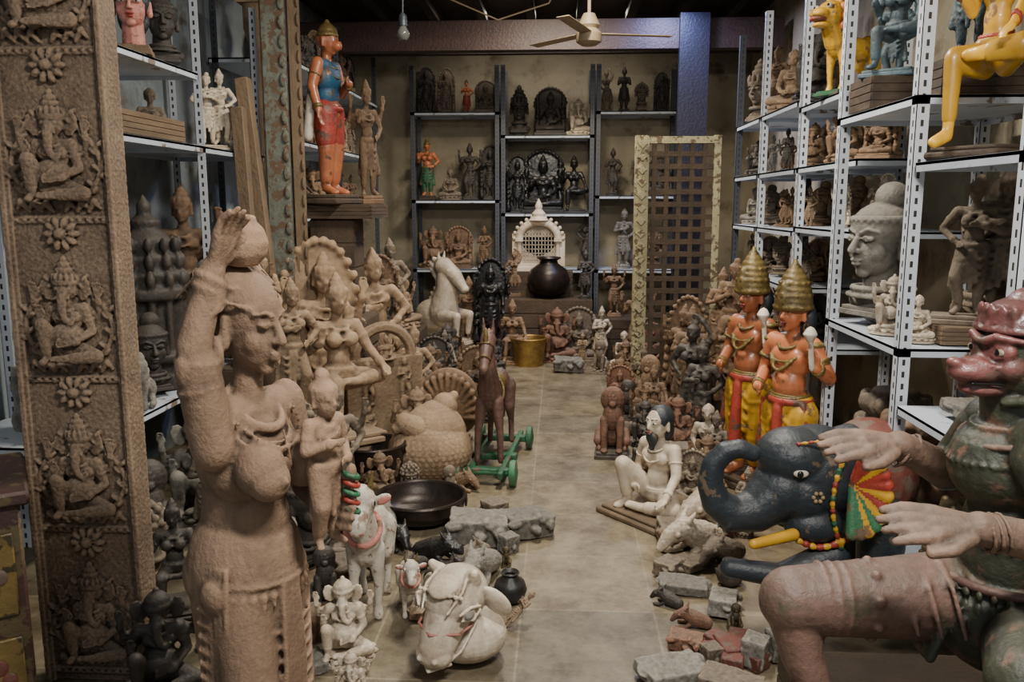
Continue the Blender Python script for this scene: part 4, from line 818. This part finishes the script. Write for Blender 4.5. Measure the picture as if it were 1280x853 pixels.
# left pile
crate(-1.4,5.05,.5,.5,0,.24);crate(-1.85,5.05,.3,.7,0,.75);crate(-1.5,4.58,.34,.34,0,.5)
for k,m,x,y,z,h,r in[('tC','pale wood',-1.36,5.05,.24,1.05,40),('rl','pale wood',-1.22,5.7,.0,.9,35),('cp','pale wood',-1.22,6.2,0,.8,25),('sB','pale wood',-1.5,4.58,.5,.8,30),
  ('sE','carved wood',-1.85,4.85,.75,.7,25),('sC','pale wood',-1.85,5.2,.75,.65,25),('sA','pale wood',-1.6,5.5,0,1.5,30),('cp','pale wood',-1.6,6.55,0,1.35,30),('tB','pale wood',-.98,5.45,0,.5,30)]:
    place(k,m,x,y,z,h,r,'in the crowded pile',group='large wooden carvings beside the aisle',tilt=(R.uniform(-5,1),R.uniform(-4,4)))
KS=['sE','sB','sC','tA','tB','tC','rl','cp','tA','sE','sA','sD'];MS=['carved wood','pale wood','grey-brown stone','carved wood','pale wood','grey-brown stone','dark stone','carved wood']
crate(-1.57,7.85,.36,1.7,0,.45)
def rp_(ks,ms,x,y,z,h,w,r0,r1,where='in the crowded pile'):
    k=R.choice(ks);place(k,R.choice(ms),x,y,z,fit(k,h,w),R.uniform(r0,r1),where,group='carvings piled along the aisle',tilt=(R.uniform(-4,1),R.uniform(-3,3)))
y=6.75
while y<8.5:
    rp_(['tA','tB','tC','li','tD'],MS,-1.13,y,0,.5,.4,10,45)
    if y>7.1:rp_(KS,MS,-1.6,y,.45,R.uniform(.8,1.1),.42,10,45,'on a crate')
    rp_(['sE','sC'],MS,-1.9,y+.1,0,R.uniform(1.2,1.5),.5,10,45)
    y+=.42
for z in(1.0,1.6,2.2,2.8):
    for j in range(8):
        k=R.choice(['sA','sB','sC','tA','tB','tC','bc']);place(k,R.choice(MS+['dark stone','dark stone']),-2.33,6.72+j*.38,z+.004,fit(k,R.uniform(.42,.54),.36),R.uniform(30,60),'on the dark shelving',group='statues on the dark shelving')
# right pile
crate(1.32,7.05,.28,1.3,0,.42)
DMS=['dark stone','carved wood','carved wood','grey-brown stone','reddish stone']
y=6.1
while y<7.3:
    if y>6.4:rp_(['sE','sB','sC'],DMS,1.32,y+.05,.42,R.uniform(.75,.95),.36,-40,-15,'on a crate')
    rp_(['sE','sB','sA','sD'],DMS,1.0,y,0,R.uniform(.9,1.05),.42,-35,-10)
    rp_(['tB','li','tA','tC'],DMS,.74,y+.2,0,.5,.34,-40,-10)
    y+=.42
for x,y,h,k,m in((1.24,5.55,1.05,'sE','carved wood'),(1.28,6.0,1.2,'sB','carved wood'),(.98,5.75,.8,'sB','dark stone')):place(k,m,x,y,0,h,-30,'in the crowded pile',group='carvings piled along the aisle')
for y0,y1,zs,hh in((4.6,5.4,(1.56,1.93),.33),(5.75,6.4,(.75,1.16,1.53,1.93,2.35),.34),(6.8,7.35,(.75,1.16,1.53,1.93,2.35),.34)):
    for z in zs:
        n=4 if y1-y0>.7 else 3
        for j in range(n):
            k=R.choice(['sA','tA','tB','tD','bf','bc','cp','sC','sE']);place(k,R.choice(MS+['dark stone','grey stone','white marble'] if z>1.3 else MS),1.66+.16*(j%2),y0+(y1-y0)*(j+.0)/(n-1),z+.004,fit(k,hh*(1.6 if z==2.35 else R.uniform(.85,.98)),.34),R.uniform(-60,-30),'on the metal shelf',group='statues on the metal shelving',tilt=(0,R.uniform(-3,3)))
painted('py','seated_figure','painted seated figure with one hanging leg',{'body':'yellow paint','clothing':'yellow paint','crown':'red paint'},aL='knee',aR='bless',lL=FL,lR=DN,pz=.34,pw=.2,pd=.2,ph=.04,fat=.95)
for k,m,x,y,z,h,r in[('tC','worn slate paint',1.54,4.12,2.27,.56,-40),('sB','worn slate paint',1.66,3.68,2.27,.6,-40),('bf','grey stone',1.53,4.14,1.126,.68,-66),('bf','grey-brown stone',1.88,3.75,1.126,.7,-50),
 ('tB','white marble',1.49,3.82,1.126,.27,-30),('tD','white marble',1.51,3.60,1.126,.2,-30),('cp','grey-brown stone',1.72,3.62,1.2,.66,-25),
 ('st','carved wood',1.6,3.70,.306,.5,0),('st','grey-brown stone',1.66,4.14,.306,.5,0),
 ('r3','grey stone',1.6,3.2,.896,.07,0),('r3','dark stone',1.6,2.95,.896,.06,30),('po','grey stone',1.7,3.3,.896,.14,0),('tD','bronze',1.58,3.2,.306,.4,-20),('bc','grey-brown stone',1.85,3.05,.896,.6,-40),('tA','dark stone',1.85,3.25,.896,.5,-30)]:
    place(k,m,x,y,z,h,r,'on the white metal shelf',group='statues on the metal shelving')
crate(1.54,4.12,.3,.28,2.126,2.27,'plank wood','on the white shelf');crate(1.68,3.67,.34,.26,2.126,2.27,'plank wood','on the white shelf');crate(1.76,3.62,.36,.22,1.126,1.2,'pale plank','on the white shelf')
place('py',{'crown':'teal paint','jewelry':'red paint'},1.56,3.24,1.866,1.0,-64,label='yellow painted seated figure with one hanging leg on shelf',sq=(.68,.68,1))
place('py',{'body':'green paint','clothing':'blue paint','crown':'yellow paint'},1.86,3.22,1.866,.8,-50,label='green and blue painted seated figure on white shelf',sq=(.7,.7,1))
s=S(1);quad(s,fat=.9);s.t([(0,-.35,.7),(0,-.48,.95)],[.17,.15]);s.e((0,-.5,1.05),(.2,.2,.2));s.e((0,-.7,1.05),(.14,.16,.08));s.e((0,-.66,.9),(.12,.14,.05))
for x in(-1,1):s.k((x*.1,-.42,1.2),(x*.14,-.4,1.36),.05,.02);s.on('eye');s.e((x*.12,-.64,1.15),.04);s.on('pupil');s.e((x*.125,-.675,1.155),.02);s.on('body')
s.on('mane')
for i in range(10):a=i*.63;s.e((.2*math.cos(a),-.4,1.02+.22*math.sin(a)),.07,seg=10)
s.on('mouth');s.e((0,-.72,.975),(.11,.14,.045));ped(s,.22,.5,.08,.01)
proto('be',s,'mythical_beast_statue','statue','painted beast with open mouth',.014,disp=None,mats={'body':'yellow paint','mane':'orange paint','mouth':'red paint','pedestal':'green paint','eye':'eye white','pupil':'pupil black'})
place('be',None,1.66,5.1,2.306,.56,-60,label='yellow painted mythical beast with open red mouth')
place('sE','worn slate paint',1.72,4.62,2.306,.5,-40,'on the white metal shelf')
place('be',{'body':'yellow paint','mane':'green paint','pedestal':'plank wood'},1.72,2.86,1.866,.5,-70,label='yellow painted beast with green mane on white shelf')
place('bp',{'body':'orange paint','hair':'red paint'},1.95,2.8,1.866,.4,-50,label='orange painted head with red hair on white shelf')
s=S(1);s.b((0,0,.45),(.5,.5,.9),bev=.01);s.on('board',1)
for j in range(2):
    for q in(-1,1):s.b((q*.12,-.255,.27+j*.38),(.2,.02,.3),bev=.005)
s.on('frame',1);s.b((0,0,.92),(.56,.56,.05),bev=.01);s.on('mark',1)
for j in range(2):
    for q in(-1,1):
        for i in range(6):a=i*pi/3;s.e((q*.12+.05*math.cos(a),-.268,.27+j*.38+.06*math.sin(a)),(.025,.006,.03),seg=8)
proto('ch',s,'painted_cabinet','cabinet','painted wooden cabinet with floral panels',raw=True,mats={'body':'old cabinet paint','board':'gold paint','frame':'old cabinet paint','mark':'dull red paint'})
place('ch',None,-1.95,2.42,0,.84,35,label='old maroon and yellow painted cabinet with floral panels')
for o in LINK:SC.objects.link(o)
# ---------------------------------------------------------------- lights, world, camera
def area(x,y,z,w,h,e,c,rot=(0,0,0)):
    l=bpy.data.lights.new('lamp','AREA');l.shape='RECTANGLE';l.size=w;l.size_y=h;l.energy=e;l.color=c;o=bpy.data.objects.new('added_light',l);SC.objects.link(o);o.location=(x,y,z);o.rotation_euler=tuple(rad(a) for a in rot);o['label']='area light without fixture added to brighten the room';o['category']='lamp'  # area lights added to brighten the room; no lamp fixtures are modelled
area(.6,.9,3.1,.7,.25,118,(1,.95,.87),(28,0,0))
area(.1,4.3,3.6,.2,.9,140,(1,.93,.80))
area(-.05,7.5,3.6,.4,.4,112,(1,.88,.70))
area(-.2,9.3,3.7,1.8,.2,34,(1,.92,.80))
area(1.0,8.15,3.55,.25,.2,40,(.4,.5,1))  # blue light added close to the dark post to tint it
w=bpy.data.worlds.new('w');bpy.context.scene.world=w;w.use_nodes=True;w.node_tree.nodes['Background'].inputs[0].default_value=(.8,.88,1,1);w.node_tree.nodes['Background'].inputs[1].default_value=.6
cd=bpy.data.cameras.new('camera');cd.sensor_width=36;cd.lens=1050/1280*36;cd.clip_start=.05
co=bpy.data.objects.new('camera',cd);SC.objects.link(co);co.location=(0,0,1.7);co.rotation_euler=(rad(90-9.25),0,rad(3.23));bpy.context.scene.camera=co
